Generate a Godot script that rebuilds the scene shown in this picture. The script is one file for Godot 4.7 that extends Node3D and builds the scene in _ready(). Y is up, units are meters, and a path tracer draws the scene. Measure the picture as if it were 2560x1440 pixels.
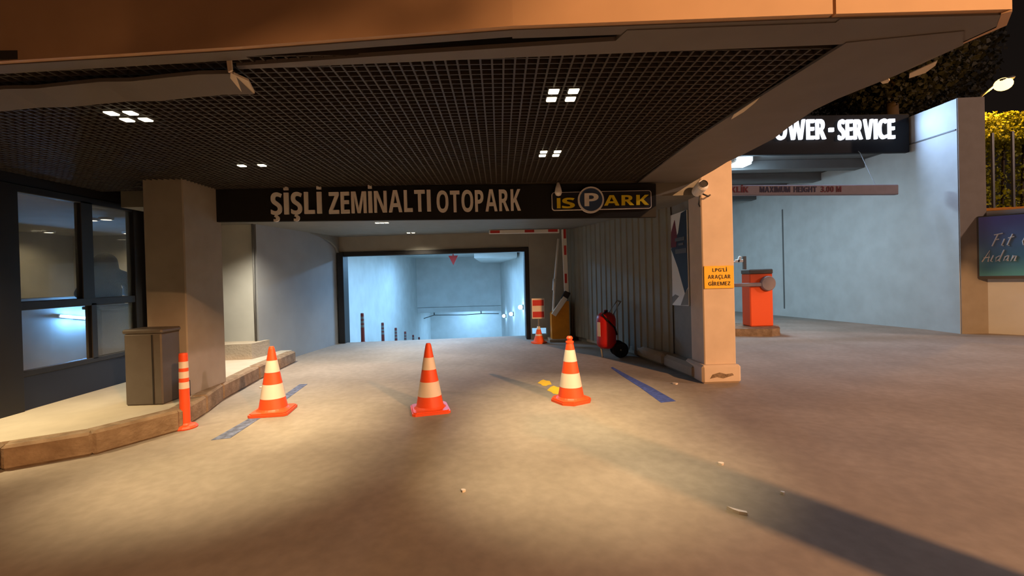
extends Node3D

# ---------------------------------------------------------------- helpers
var M := {}
var used := {}
var rng := RandomNumberGenerator.new()

func P(x: float, y: float, d: float) -> Vector3:
	return Vector3(x, y, -d)

func numbered(called: String) -> String:
	var n: int = used.get(called, -1) + 1
	used[called] = n
	return called if n == 0 else "%s_%03d" % [called, n]

func tag(o: Node, label: String, category := "", group := "", kind := "") -> Node:
	if label: o.set_meta("label", label)
	if category: o.set_meta("category", category)
	if group: o.set_meta("group", group)
	if kind: o.set_meta("kind", kind)
	return o

func thing(called: String, label: String, category: String, at := Vector3.ZERO, turn := 0.0, group := "") -> Node3D:
	var o := Node3D.new()
	o.name = numbered(called)
	add_child(o)
	o.position = at
	o.rotation.y = turn
	tag(o, label, category, group)
	return o

func shell(called: String, label: String, at := Vector3.ZERO, category := "") -> Node3D:
	var o := thing(called, label, category, at)
	o.set_meta("kind", "structure")
	return o

func mesh_node(called: String, mesh: Mesh, material: Material, parent: Node = null) -> MeshInstance3D:
	var o := MeshInstance3D.new()
	o.mesh = mesh
	o.material_override = material
	if parent == null or parent == self:
		o.name = numbered(called)
		add_child(o)
	else:
		o.name = called
		parent.add_child(o, true)
	return o

func tool() -> SurfaceTool:
	var st := SurfaceTool.new()
	st.begin(Mesh.PRIMITIVE_TRIANGLES)
	st.set_smooth_group(-1)
	return st

func obj(called: String, st: SurfaceTool, material: Material, parent: Node = null) -> MeshInstance3D:
	st.generate_normals()
	return mesh_node(called, st.commit(), material, parent)

func struct(called: String, label: String, st: SurfaceTool, material: Material) -> MeshInstance3D:
	var o := obj(called, st, material)
	tag(o, label, "", "", "structure")
	return o

func tri(st: SurfaceTool, a: Vector3, b: Vector3, c: Vector3, out: Vector3) -> void:
	if (b - a).cross(c - a).dot(out) > 0.0:
		var t := b
		b = c
		c = t
	st.add_vertex(a)
	st.add_vertex(b)
	st.add_vertex(c)

func quad(st: SurfaceTool, a: Vector3, b: Vector3, c: Vector3, d: Vector3, out: Vector3) -> void:
	tri(st, a, b, c, out)
	tri(st, a, c, d, out)

# a box with chamfered edges; c centre, s size, b how it is turned
func box(st: SurfaceTool, c: Vector3, s: Vector3, bev := 0.0, b := Basis.IDENTITY) -> void:
	var h := s * 0.5
	bev = minf(bev, 0.45 * minf(s.x, minf(s.y, s.z)))
	var g := func(sx: float, sy: float, sz: float, ax: int) -> Vector3:
		var v := Vector3(sx * h.x, sy * h.y, sz * h.z)
		var sg := [sx, sy, sz]
		for k in 3:
			if k != ax: v[k] -= sg[k] * bev
		return c + b * v
	for ax in 3:
		for s0 in [-1.0, 1.0]:
			var p := []
			for uv in [[-1.0, -1.0], [1.0, -1.0], [1.0, 1.0], [-1.0, 1.0]]:
				var q := [0.0, 0.0, 0.0]
				q[ax] = s0
				q[(ax + 1) % 3] = uv[0]
				q[(ax + 2) % 3] = uv[1]
				p.append(g.call(q[0], q[1], q[2], ax))
			var n := Vector3.ZERO
			n[ax] = s0
			quad(st, p[0], p[1], p[2], p[3], b * n)
	if bev <= 0.0:
		return
	for ax in 3:
		var a1 := (ax + 1) % 3
		var a2 := (ax + 2) % 3
		for s1 in [-1.0, 1.0]:
			for s2 in [-1.0, 1.0]:
				var e := []
				for t in [-1.0, 1.0]:
					var q := [0.0, 0.0, 0.0]
					q[ax] = t
					q[a1] = s1
					q[a2] = s2
					e.append(g.call(q[0], q[1], q[2], a1))
					e.append(g.call(q[0], q[1], q[2], a2))
				var n := Vector3.ZERO
				n[a1] = s1
				n[a2] = s2
				quad(st, e[0], e[2], e[3], e[1], b * n)
	for sx in [-1.0, 1.0]:
		for sy in [-1.0, 1.0]:
			for sz in [-1.0, 1.0]:
				tri(st, g.call(sx, sy, sz, 0), g.call(sx, sy, sz, 1), g.call(sx, sy, sz, 2), b * Vector3(sx, sy, sz))

# a box from its two corners given as (x, y, depth)
func slab(st: SurfaceTool, x0: float, x1: float, y0: float, y1: float, d0: float, d1: float, bev := 0.0) -> void:
	box(st, P((x0 + x1) / 2, (y0 + y1) / 2, (d0 + d1) / 2), Vector3(absf(x1 - x0), absf(y1 - y0), absf(d1 - d0)), bev)

# an upright prism over a footprint of (x, depth) points
func prism(st: SurfaceTool, pts: Array, y0: float, y1: float) -> void:
	var poly := PackedVector2Array(pts)
	var ix := Geometry2D.triangulate_polygon(poly)
	for k in range(0, ix.size(), 3):
		var a := poly[ix[k]]
		var b := poly[ix[k + 1]]
		var c := poly[ix[k + 2]]
		tri(st, P(a.x, y1, a.y), P(b.x, y1, b.y), P(c.x, y1, c.y), Vector3.UP)
		tri(st, P(a.x, y0, a.y), P(b.x, y0, b.y), P(c.x, y0, c.y), Vector3.DOWN)
	var turned := 1.0
	if Geometry2D.is_polygon_clockwise(poly): turned = -1.0
	for k in poly.size():
		var a := poly[k]
		var b := poly[(k + 1) % poly.size()]
		var e := b - a
		quad(st, P(a.x, y0, a.y), P(b.x, y0, b.y), P(b.x, y1, b.y), P(a.x, y1, a.y), P(e.y * turned, 0, -e.x * turned))

# a flat plate: polygon of (u, v) points in the plane of o, u and v, thickness t towards n
func plate(st: SurfaceTool, pts: Array, o: Vector3, u: Vector3, v: Vector3, t: float) -> void:
	var n := u.cross(v).normalized()
	var poly := PackedVector2Array(pts)
	var ix := Geometry2D.triangulate_polygon(poly)
	for k in range(0, ix.size(), 3):
		var q := []
		for j in 3: q.append(o + u * poly[ix[k + j]].x + v * poly[ix[k + j]].y)
		tri(st, q[0] + n * t, q[1] + n * t, q[2] + n * t, n)
		tri(st, q[0], q[1], q[2], -n)
	var turned := 1.0
	if Geometry2D.is_polygon_clockwise(poly): turned = -1.0
	for k in poly.size():
		var a := poly[k]
		var b := poly[(k + 1) % poly.size()]
		var pa := o + u * a.x + v * a.y
		var pb := o + u * b.x + v * b.y
		var e := (b - a) * turned
		quad(st, pa, pb, pb + n * t, pa + n * t, u * e.y - v * e.x)

func lathe(st: SurfaceTool, prof: Array, seg := 24, at := Transform3D.IDENTITY) -> void:
	for k in prof.size() - 1:
		var a: Vector2 = prof[k]
		var b: Vector2 = prof[k + 1]
		for i in seg:
			var t0 := TAU * i / seg
			var t1 := TAU * (i + 1) / seg
			var c0 := Vector3(cos(t0), 0, sin(t0))
			var c1 := Vector3(cos(t1), 0, sin(t1))
			var n := at.basis * ((c0 + c1) * (b.y - a.y) + Vector3.UP * 2.0 * (a.x - b.x))
			if n.length() < 1e-9: n = at.basis * (c0 + c1)
			var p0 := at * (c0 * a.x + Vector3.UP * a.y)
			var p1 := at * (c1 * a.x + Vector3.UP * a.y)
			var p2 := at * (c1 * b.x + Vector3.UP * b.y)
			var p3 := at * (c0 * b.x + Vector3.UP * b.y)
			if a.x > 1e-6: tri(st, p0, p1, p2, n)
			if b.x > 1e-6: tri(st, p0, p2, p3, n)

func tube(st: SurfaceTool, pts: Array, r: float, seg := 8) -> void:
	var last := []
	for k in pts.size():
		var dir: Vector3 = (pts[mini(k + 1, pts.size() - 1)] - pts[maxi(k - 1, 0)]).normalized()
		var side := dir.cross(Vector3.UP if absf(dir.y) < 0.9 else Vector3.RIGHT).normalized()
		var up := side.cross(dir)
		var ring := []
		for i in seg: ring.append(pts[k] + (side * cos(TAU * i / seg) + up * sin(TAU * i / seg)) * r)
		if k > 0:
			for i in seg:
				var j := (i + 1) % seg
				quad(st, last[i], last[j], ring[j], ring[i], ring[i] + ring[j] - pts[k] * 2.0)
		if k == 0 or k == pts.size() - 1:
			for i in range(1, seg - 1): tri(st, ring[0], ring[i], ring[i + 1], -dir if k == 0 else dir)
		last = ring

func smooth(on := true) -> SurfaceTool:
	var st := SurfaceTool.new()
	st.begin(Mesh.PRIMITIVE_TRIANGLES)
	st.set_smooth_group(0 if on else -1)
	return st

func tex(seed_: int, freq: float, lo: float, hi: float, oct := 4, size := 512, warm := 0.0) -> NoiseTexture2D:
	var n := FastNoiseLite.new()
	n.seed = seed_
	n.frequency = freq
	n.fractal_octaves = oct
	n.noise_type = FastNoiseLite.TYPE_SIMPLEX_SMOOTH
	var t := NoiseTexture2D.new()
	t.width = size
	t.height = size
	t.seamless = true
	t.noise = n
	var r := Gradient.new()
	r.set_color(0, Color(lo, lo * (1.0 - warm), lo * (1.0 - 2.0 * warm)))
	r.set_color(1, Color(hi, hi, hi))
	t.color_ramp = r
	return t

func mat(name_: String, c: Color, rough := 0.8, metal := 0.0, t: Texture2D = null, scale := 1.0) -> StandardMaterial3D:
	var m := StandardMaterial3D.new()
	m.resource_name = name_
	m.albedo_color = c
	m.roughness = rough
	m.metallic = metal
	if t:
		m.albedo_texture = t
		m.uv1_triplanar = true
		m.uv1_world_triplanar = true
		m.uv1_scale = Vector3.ONE * scale
	M[name_] = m
	return m

func grain(m: StandardMaterial3D, t: Texture2D, cm: float) -> void:
	m.heightmap_enabled = true
	m.heightmap_texture = t
	m.heightmap_scale = cm

func glow(name_: String, c: Color, e: float) -> StandardMaterial3D:
	var m := StandardMaterial3D.new()
	m.resource_name = name_
	m.albedo_color = Color(0.8, 0.8, 0.8)
	m.emission_enabled = true
	m.emission = c
	m.emission_energy_multiplier = e
	M[name_] = m
	return m

func bold() -> SystemFont:
	var f := SystemFont.new()
	f.font_names = PackedStringArray(["Droid Sans"])
	f.font_weight = 700
	return f

func glyph(ch: String, font: Font) -> TextMesh:
	var tm := TextMesh.new()
	tm.text = ch
	tm.font = font
	tm.font_size = 64
	tm.pixel_size = 1.0 / 64.0
	tm.depth = 1.0
	tm.curve_step = 2.0
	tm.horizontal_alignment = HORIZONTAL_ALIGNMENT_LEFT
	tm.vertical_alignment = VERTICAL_ALIGNMENT_BOTTOM
	return tm

# separate letters along u, cap height h, squeezed to width w in all; returns the nodes
func lettering(text: String, material: Material, parent: Node, o: Vector3, basis: Basis, h: float, w: float, depth: float, part := "letter") -> Array:
	var font := bold()
	var made := []
	var pen := 0.0
	var items := []
	var ref := glyph("H", font).get_aabb()
	var cap := ref.size.y
	var base := ref.position.y
	for ch in text:
		if ch == " ":
			pen += 0.30
			continue
		var m: Mesh
		if ch == "I" or ch == "İ":
			var st := tool()
			box(st, Vector3(0.09, base + cap / 2, 0), Vector3(0.18, cap, 1.0))
			if ch == "İ": box(st, Vector3(0.09, base + cap + 0.16, 0), Vector3(0.18, 0.15, 1.0))
			st.generate_normals()
			m = st.commit()
		else:
			m = glyph(ch, font)
		items.append([m, m.get_aabb(), pen])
		pen += m.get_aabb().size.x + 0.10
	var sx := w / (pen - 0.10)
	var sy := h / cap
	for it in items:
		var n := MeshInstance3D.new()
		n.name = part
		n.mesh = it[0]
		n.material_override = material
		parent.add_child(n, true)
		var b := Basis(basis.x * sx, basis.y * sy, basis.z * depth)
		n.transform = Transform3D(b, o + basis.x * sx * (it[2] - it[1].position.x) - basis.y * sy * base + basis.z * depth * 0.5)
		made.append(n)
	return made

func spot(parent: Node, at: Vector3, to: Vector3, c: Color, e: float, ang: float, size: float) -> void:
	var l := SpotLight3D.new()
	l.name = "lamp_light"
	l.light_color = c
	l.light_energy = e
	l.spot_angle = ang
	l.spot_angle_attenuation = 1.0
	l.spot_range = 60.0
	l.spot_attenuation = 2.0
	l.light_size = size
	l.shadow_enabled = true
	parent.add_child(l, true)
	l.position = at
	var dir := to.normalized()
	l.basis = Basis.looking_at(dir, Vector3.UP if absf(dir.y) < 0.95 else Vector3.FORWARD)

func omni(parent: Node, at: Vector3, c: Color, e: float, size: float) -> void:
	var l := OmniLight3D.new()
	l.name = "lamp_light"
	l.light_color = c
	l.light_energy = e
	l.omni_range = 60.0
	l.omni_attenuation = 2.0
	l.light_size = size
	l.shadow_enabled = true
	parent.add_child(l, true)
	l.position = at

func area(parent: Node, at: Vector3, to: Vector3, c: Color, e: float, sx: float, sy: float) -> void:
	var l := AreaLight3D.new()
	l.name = "lamp_light"
	l.light_color = c
	l.light_energy = e
	l.area_size = Vector2(sx, sy)
	l.area_range = 60.0
	l.area_attenuation = 2.0
	l.shadow_enabled = true
	parent.add_child(l, true)
	l.position = at
	var dir := to.normalized()
	l.basis = Basis.looking_at(dir, Vector3.UP if absf(dir.y) < 0.95 else Vector3.FORWARD)

# ---------------------------------------------------------------- light levels, all in one place
const WARM := Color(1.0, 0.90, 0.70)
const COLD := Color(0.56, 0.79, 1.0)
const PALE := Color(0.76, 0.90, 1.0)
const SODIUM := Color(1.0, 0.74, 0.50)
const E_DOWN := 12.0
const E_STREET := 400.0
const E_RAMP := 12.5
const E_LANE := 11.5
const E_SIGN := 7.0

func _ready() -> void:
	rng.seed = 7
	var cam := Camera3D.new()
	cam.name = "camera"
	cam.projection = Camera3D.PROJECTION_FRUSTUM
	cam.near = 0.1
	cam.far = 200.0
	cam.size = 0.1 * 1440.0 / 1150.0
	cam.frustum_offset = Vector2(0.0, -0.1 * 23.0 / 1150.0)
	cam.position = Vector3(0, 1.45, 0)
	cam.rotation = Vector3(-0.008, -30.0 / 1150.0, -0.026)
	cam.current = true
	add_child(cam)
	var env := Environment.new()
	var sky := Sky.new()
	var sm := ProceduralSkyMaterial.new()
	sm.sky_top_color = Color(0.07, 0.055, 0.05)
	sm.sky_horizon_color = Color(0.11, 0.085, 0.07)
	sm.ground_bottom_color = Color(0.06, 0.05, 0.04)
	sm.ground_horizon_color = Color(0.09, 0.07, 0.06)
	sm.sun_angle_max = 1.0
	sky.sky_material = sm
	env.background_mode = Environment.BG_SKY
	env.sky = sky
	env.tonemap_mode = Environment.TONE_MAPPER_LINEAR
	env.tonemap_exposure = 1.0
	env.sdfgi_enabled = true
	env.ssao_enabled = true
	env.ssil_enabled = true
	var we := WorldEnvironment.new()
	we.name = "world_environment"
	we.environment = env
	add_child(we)
	materials()
	unseen_lamps()
	ground()
	canopy()
	walls()
	ramp_hall()
	side_lane()
	booth()
	signs()
	lamps_ceiling()
	cones()
	barriers()
	small_things()
	greenery()

func materials() -> void:
	var fine := tex(1, 0.03, 0.90, 1.0, 4, 1024)
	var broad := tex(2, 0.006, 0.88, 1.0, 3, 512, 0.01)
	var pits := tex(3, 0.05, 0.0, 1.0, 4, 512)
	var plaster := tex(4, 0.008, 0.94, 1.0, 4, 512, 0.005)
	var a := mat("asphalt", Color(0.63, 0.585, 0.54), 0.85, 0.0, broad, 0.25)
	a.detail_enabled = true
	a.detail_blend_mode = BaseMaterial3D.BLEND_MODE_MUL
	a.detail_albedo = fine
	grain(a, pits, 0.05)
	mat("concrete", Color(0.66, 0.61, 0.54), 0.9, 0.0, plaster, 0.9)
	grain(M.concrete, pits, 0.4)
	mat("kerb", Color(0.60, 0.52, 0.43), 0.9, 0.0, tex(8, 0.012, 0.70, 1.0, 4, 512, 0.06), 1.1)
	grain(M.kerb, pits, 0.6)
	mat("paving", Color(0.70, 0.67, 0.61), 0.9, 0.0, plaster, 0.6)
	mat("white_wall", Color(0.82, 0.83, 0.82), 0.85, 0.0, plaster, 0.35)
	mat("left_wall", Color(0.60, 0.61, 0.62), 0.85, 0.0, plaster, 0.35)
	mat("lane_ceiling", Color(0.44, 0.45, 0.45), 0.85, 0.0, plaster, 0.45)
	mat("side_wall", Color(0.70, 0.70, 0.67), 0.85, 0.0, plaster, 0.45)
	mat("header", Color(0.62, 0.60, 0.55), 0.85, 0.0, plaster, 0.5)
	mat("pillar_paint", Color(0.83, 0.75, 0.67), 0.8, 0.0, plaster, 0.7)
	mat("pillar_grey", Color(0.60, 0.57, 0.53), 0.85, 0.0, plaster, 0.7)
	mat("metal_sheet", Color(0.53, 0.525, 0.48), 0.7, 0.0, plaster, 0.6)
	mat("panel_grey", Color(0.50, 0.49, 0.46), 0.7, 0.0, plaster, 0.8)
	mat("grid", Color(0.23, 0.215, 0.20), 0.6)
	mat("dark_slab", Color(0.10, 0.10, 0.10), 0.9)
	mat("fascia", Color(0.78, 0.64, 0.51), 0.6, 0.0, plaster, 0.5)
	mat("strip", Color(0.44, 0.43, 0.43), 0.7, 0.0, plaster, 0.6)
	mat("torn_edge", Color(0.88, 0.83, 0.75), 0.6)
	mat("black", Color(0.07, 0.07, 0.075), 0.5)
	mat("frame", Color(0.10, 0.09, 0.085), 0.45)
	mat("board", Color(0.05, 0.048, 0.048), 0.85)
	mat("letter_grey", Color(0.92, 0.91, 0.91), 0.6)
	mat("logo_navy", Color(0.06, 0.075, 0.15), 0.5)
	mat("logo_blue", Color(0.18, 0.27, 0.42), 0.5)
	mat("logo_yellow", Color(0.90, 0.80, 0.10), 0.5)
	mat("orange", Color(0.90, 0.31, 0.12), 0.5)
	mat("orange_dull", Color(0.90, 0.33, 0.08), 0.6)
	mat("band", Color(0.86, 0.80, 0.74), 0.5)
	mat("yellow", Color(0.96, 0.72, 0.05), 0.5)
	mat("yellow_box", Color(0.90, 0.58, 0.08), 0.5, 0.0, plaster, 1.5)
	mat("white", Color(0.90, 0.89, 0.86), 0.5)
	mat("red", Color(0.72, 0.07, 0.06), 0.4)
	mat("red_dark", Color(0.42, 0.13, 0.11), 0.6)
	mat("red_mark", Color(0.75, 0.16, 0.14), 0.6)
	mat("steel", Color(0.60, 0.60, 0.58), 0.4, 0.7)
	mat("grey_paint", Color(0.42, 0.42, 0.41), 0.6)
	mat("bin", Color(0.36, 0.335, 0.31), 0.5, 0.2, plaster, 1.2)
	mat("rubber", Color(0.05, 0.05, 0.05), 0.8)
	mat("blue_paint", Color(0.46, 0.50, 0.64), 0.85, 0.0, tex(12, 0.03, 0.55, 1.0, 4, 256), 1.5)
	mat("blue_strong", Color(0.30, 0.38, 0.72), 0.85, 0.0, tex(13, 0.03, 0.7, 1.0, 4, 256), 1.5)
	mat("yellow_paint", Color(0.93, 0.76, 0.10), 0.85)
	mat("navy", Color(0.10, 0.13, 0.20), 0.6)
	mat("bar", Color(0.54, 0.50, 0.53), 0.6, 0.0, plaster, 0.8)
	mat("ink_red", Color(0.42, 0.12, 0.16), 0.7)
	mat("ink_navy", Color(0.20, 0.18, 0.30), 0.7)
	mat("ink", Color(0.06, 0.05, 0.04), 0.7)
	mat("bark", Color(0.22, 0.17, 0.12), 0.9)
	mat("coat", Color(0.045, 0.05, 0.04), 0.9)
	mat("skin", Color(0.72, 0.52, 0.42), 0.6)
	mat("room", Color(0.62, 0.61, 0.58), 0.8, 0.0, plaster, 0.5)
	mat("room_dark", Color(0.22, 0.21, 0.20), 0.8)
	var g := mat("glass", Color(0.8, 0.85, 0.85, 0.10), 0.03)
	g.metallic_specular = 0.3
	g.transparency = BaseMaterial3D.TRANSPARENCY_ALPHA
	glow("down_glow", Color(1.0, 0.95, 0.80), 4.0)
	glow("cold_glow", Color(0.90, 0.97, 1.0), 4.0)
	glow("sign_glow", Color(0.90, 0.93, 1.0), 1.6)
	glow("sodium_glow", Color(1.0, 0.82, 0.50), 3.5)
	glow("tube_glow", Color(0.85, 0.95, 1.0), 5.0)
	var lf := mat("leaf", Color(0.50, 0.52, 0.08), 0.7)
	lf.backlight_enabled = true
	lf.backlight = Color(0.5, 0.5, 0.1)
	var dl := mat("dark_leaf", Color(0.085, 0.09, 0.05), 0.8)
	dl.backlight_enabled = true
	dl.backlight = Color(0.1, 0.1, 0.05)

# ---------------------------------------------------------------- orange street lamp out of view, added fill lamp, shadow post
func unseen_lamps() -> void:
	var t := thing("street_lamp", "street lamp on a tall pole behind the viewer", "street lamp", P(9.5, 0, -9.2))
	var st := smooth()
	tube(st, [P(1.2, 0, 0), P(1.2, 5.0, 0), P(1.15, 7.2, 0), P(0.9, 7.6, 0), P(0.25, 7.68, 0)], 0.06, 10)
	obj("pole", st, M.grey_paint, t)
	st = tool()
	box(st, P(0, 7.68, 0), Vector3(0.62, 0.12, 0.3), 0.04)
	obj("lamp_head", st, M.grey_paint, t)
	st = tool()
	box(st, P(0, 7.60, 0), Vector3(0.46, 0.03, 0.22), 0.01)
	obj("lamp_lens", st, M.sodium_glow, t)
	spot(t, P(0, 7.52, 0), P(-5.5, -5.2, 9.5), SODIUM, E_STREET, 62.0, 0.12)
	t = thing("street_lamp", "added fill lamp outside the right edge, brightening the road", "street lamp", P(30.0, 0, -6.0))  # added fill lamp, lifts the road and the shadow band
	st = smooth()
	tube(st, [P(1.0, 0, 0), P(1.0, 9.6, 0), P(0.9, 11.6, 0), P(0.25, 11.95, 0)], 0.08, 10)
	obj("pole", st, M.grey_paint, t)
	st = tool()
	box(st, P(0, 11.96, 0), Vector3(0.5, 0.1, 0.28), 0.03)
	obj("lamp_head", st, M.grey_paint, t)
	st = tool()
	box(st, P(0, 11.895, 0), Vector3(0.4, 0.03, 0.2), 0.01)
	obj("lamp_lens", st, M.sodium_glow, t)
	spot(t, P(0, 11.8, 0), P(-25, -11.8, 9), Color(1.0, 0.84, 0.77), E_STREET * 1.0, 65.0, 0.3)
	# post out of view, placed to cast the shadow band on the road
	t = thing("unseen_post", "unseen post behind the viewer, casting the shadow band on the road", "post", P(4.1, 0, -1.0))
	st = tool()
	box(st, Vector3(0, 1.48, 0), Vector3(0.3, 2.96, 0.3), 0.02)
	obj("post_shaft", st, M.concrete, t)
	st = tool()
	box(st, Vector3(0, 2.98, 0), Vector3(0.36, 0.06, 0.36), 0.02)
	obj("post_cap", st, M.concrete, t)

# ---------------------------------------------------------------- ground
func ground() -> void:
	var st := tool()
	prism(st, [Vector2(-9, -16), Vector2(20, -16), Vector2(20, 10.0), Vector2(1.3, 10.0), Vector2(1.3, 11.02), Vector2(-3.95, 10.62), Vector2(-3.95, 9.0), Vector2(-9, 9.0)], -0.25, 0.0)
	struct("floor", "worn beige asphalt road in front of the garage", st, M.asphalt)
	st = tool()   # the side lane runs gently down
	quad(st, P(1.6, 0, 10.0), P(20, 0, 10.0), P(20, -0.3, 20), P(1.6, -0.3, 20), Vector3.UP)
	quad(st, P(1.6, -0.25, 10.0), P(20, -0.25, 10.0), P(20, -0.55, 20), P(1.6, -0.55, 20), Vector3.DOWN)
	quad(st, P(1.6, 0, 10.0), P(1.6, -0.3, 20), P(1.6, -0.55, 20), P(1.6, -0.25, 10), Vector3.LEFT)
	quad(st, P(20, 0, 10.0), P(20, -0.3, 20), P(20, -0.55, 20), P(20, -0.25, 10), Vector3.RIGHT)
	quad(st, P(1.6, -0.3, 20.0), P(20, -0.3, 20), P(20, -0.55, 20), P(1.6, -0.55, 20), Vector3.FORWARD)
	struct("floor", "grey asphalt of the side lane beside the white wall", st, M.asphalt)
	st = tool()   # down-ramp
	quad(st, P(-3.95, 0, 10.62), P(1.3, 0, 11.02), P(1.3, -2.64, 24), P(-3.95, -2.64, 24), Vector3.UP)
	quad(st, P(-3.95, -0.25, 10.62), P(1.3, -0.25, 11.02), P(1.3, -2.9, 24), P(-3.95, -2.9, 24), Vector3.DOWN)
	quad(st, P(-3.95, 0, 10.62), P(-3.95, -2.64, 24), P(-3.95, -2.9, 24), P(-3.95, -0.25, 10.62), Vector3.LEFT)
	quad(st, P(1.3, 0, 11.02), P(1.3, -2.64, 24), P(1.3, -2.9, 24), P(1.3, -0.25, 11.02), Vector3.RIGHT)
	slab(st, -4.2, 1.5, -2.9, -2.64, 24, 34)
	struct("floor", "ramp running down into the lit underground garage", st, M.concrete)
	# raised pavement on the left with kerb stones
	var line := [Vector2(-8.2, 1.2), Vector2(-5.2, 2.95), Vector2(-3.99, 3.73), Vector2(-3.52, 4.02), Vector2(-3.19, 4.62), Vector2(-3.3, 5.2), Vector2(-3.45, 5.76), Vector2(-3.6, 6.9), Vector2(-3.68, 8.3)]
	var walk := shell("sidewalk", "raised pale pavement along the glazed booth", Vector3.ZERO)
	st = tool()
	var inner := [Vector2(-8.5, 1.5)]
	for k in line.size(): inner.append(line[k] + Vector2(-0.12, 0.12 if k < 4 else 0.0))
	inner.append_array([Vector2(-3.8, 8.42), Vector2(-4.7, 8.42), Vector2(-8.5, 8.42)])
	prism(st, inner, 0.0, 0.197)
	obj("paving_surface", st, M.paving, walk)
	for k in line.size() - 1:
		var a: Vector2 = line[k]
		var b: Vector2 = line[k + 1]
		var n := maxi(1, int(round(a.distance_to(b) / 0.85)))
		for j in n:
			var p := a.lerp(b, float(j) / n)
			var q := a.lerp(b, float(j + 1) / n)
			var dir := (q - p).normalized()
			var side := Vector2(-dir.y, dir.x)
			st = tool()
			var ks := 0.006
			var c := (p + q) / 2 + side * 0.08
			var turn := Basis(Vector3.UP, atan2(dir.y, dir.x))
			box(st, P(c.x, 0.1, c.y), Vector3(p.distance_to(q) - ks, 0.2 + 0.012 * float((j + k) % 2), 0.17), 0.022, turn)
			obj("kerb_stone", st, M.kerb, walk)
	# low step behind the left pillar
	st = tool()
	prism(st, [Vector2(-5.2, 7.45), Vector2(-4.05, 7.55), Vector2(-3.98, 8.0), Vector2(-5.2, 8.0)], 0.197, 0.45)
	struct("trim_1", "low grey plinth at the foot of the left wall", st, M.concrete)
	# kerb along the right wall
	var rk := shell("kerb", "rounded kerb along the foot of the right wall", Vector3.ZERO)
	var rl := [Vector2(2.53, 6.0), Vector2(2.44, 6.9), Vector2(2.3, 7.8), Vector2(2.0, 8.8), Vector2(1.75, 9.5)]
	for k in rl.size() - 1:
		var a: Vector2 = rl[k]
		var b: Vector2 = rl[k + 1]
		var dir := (b - a).normalized()
		var c := (a + b) / 2 + Vector2(dir.y, -dir.x) * 0.10
		st = tool()
		box(st, P(c.x, 0.10, c.y), Vector3(a.distance_to(b) - 0.01, 0.20, 0.22), 0.045, Basis(Vector3.UP, atan2(dir.y, dir.x)))
		obj("kerb_stone", st, M.concrete, rk)
	# painted marks on the road
	paint("painted_line", "faded blue line painted beside the left cone", "road marking", [Vector2(-2.70, 4.30), Vector2(-2.55, 4.34), Vector2(-2.58, 4.9), Vector2(-2.63, 5.5), Vector2(-2.73, 6.5), Vector2(-2.84, 6.5), Vector2(-2.75, 5.6), Vector2(-2.70, 4.95)], M.blue_paint)
	paint("painted_line", "blue line painted on the road near the right pillar", "road marking", [Vector2(1.74, 5.02), Vector2(1.92, 5.06), Vector2(1.86, 5.7), Vector2(1.76, 6.4), Vector2(1.69, 7.0), Vector2(1.65, 6.95), Vector2(1.67, 6.4), Vector2(1.72, 5.7)], M.blue_strong)
	for s in [[0.56, 6.12, 0.085, "farther yellow paint blot on the road left of the right cone"], [0.66, 5.72, 0.10, "nearer yellow paint blot on the road left of the right cone"]]:
		var pts := []
		for k in 12:
			var r: float = s[2] * (1.0 + 0.18 * sin(k * 2.4))
			pts.append(Vector2(s[0] + r * 0.95 * cos(TAU * k / 12), s[1] + r * 1.9 * sin(TAU * k / 12)))
		paint("paint_blot", s[3], "road marking", pts, M.yellow_paint)

func paint(called: String, label: String, category: String, pts: Array, m: Material) -> void:
	var st := tool()
	prism(st, pts, 0.0, 0.003)
	tag(obj(called, st, m), label, category)

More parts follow.
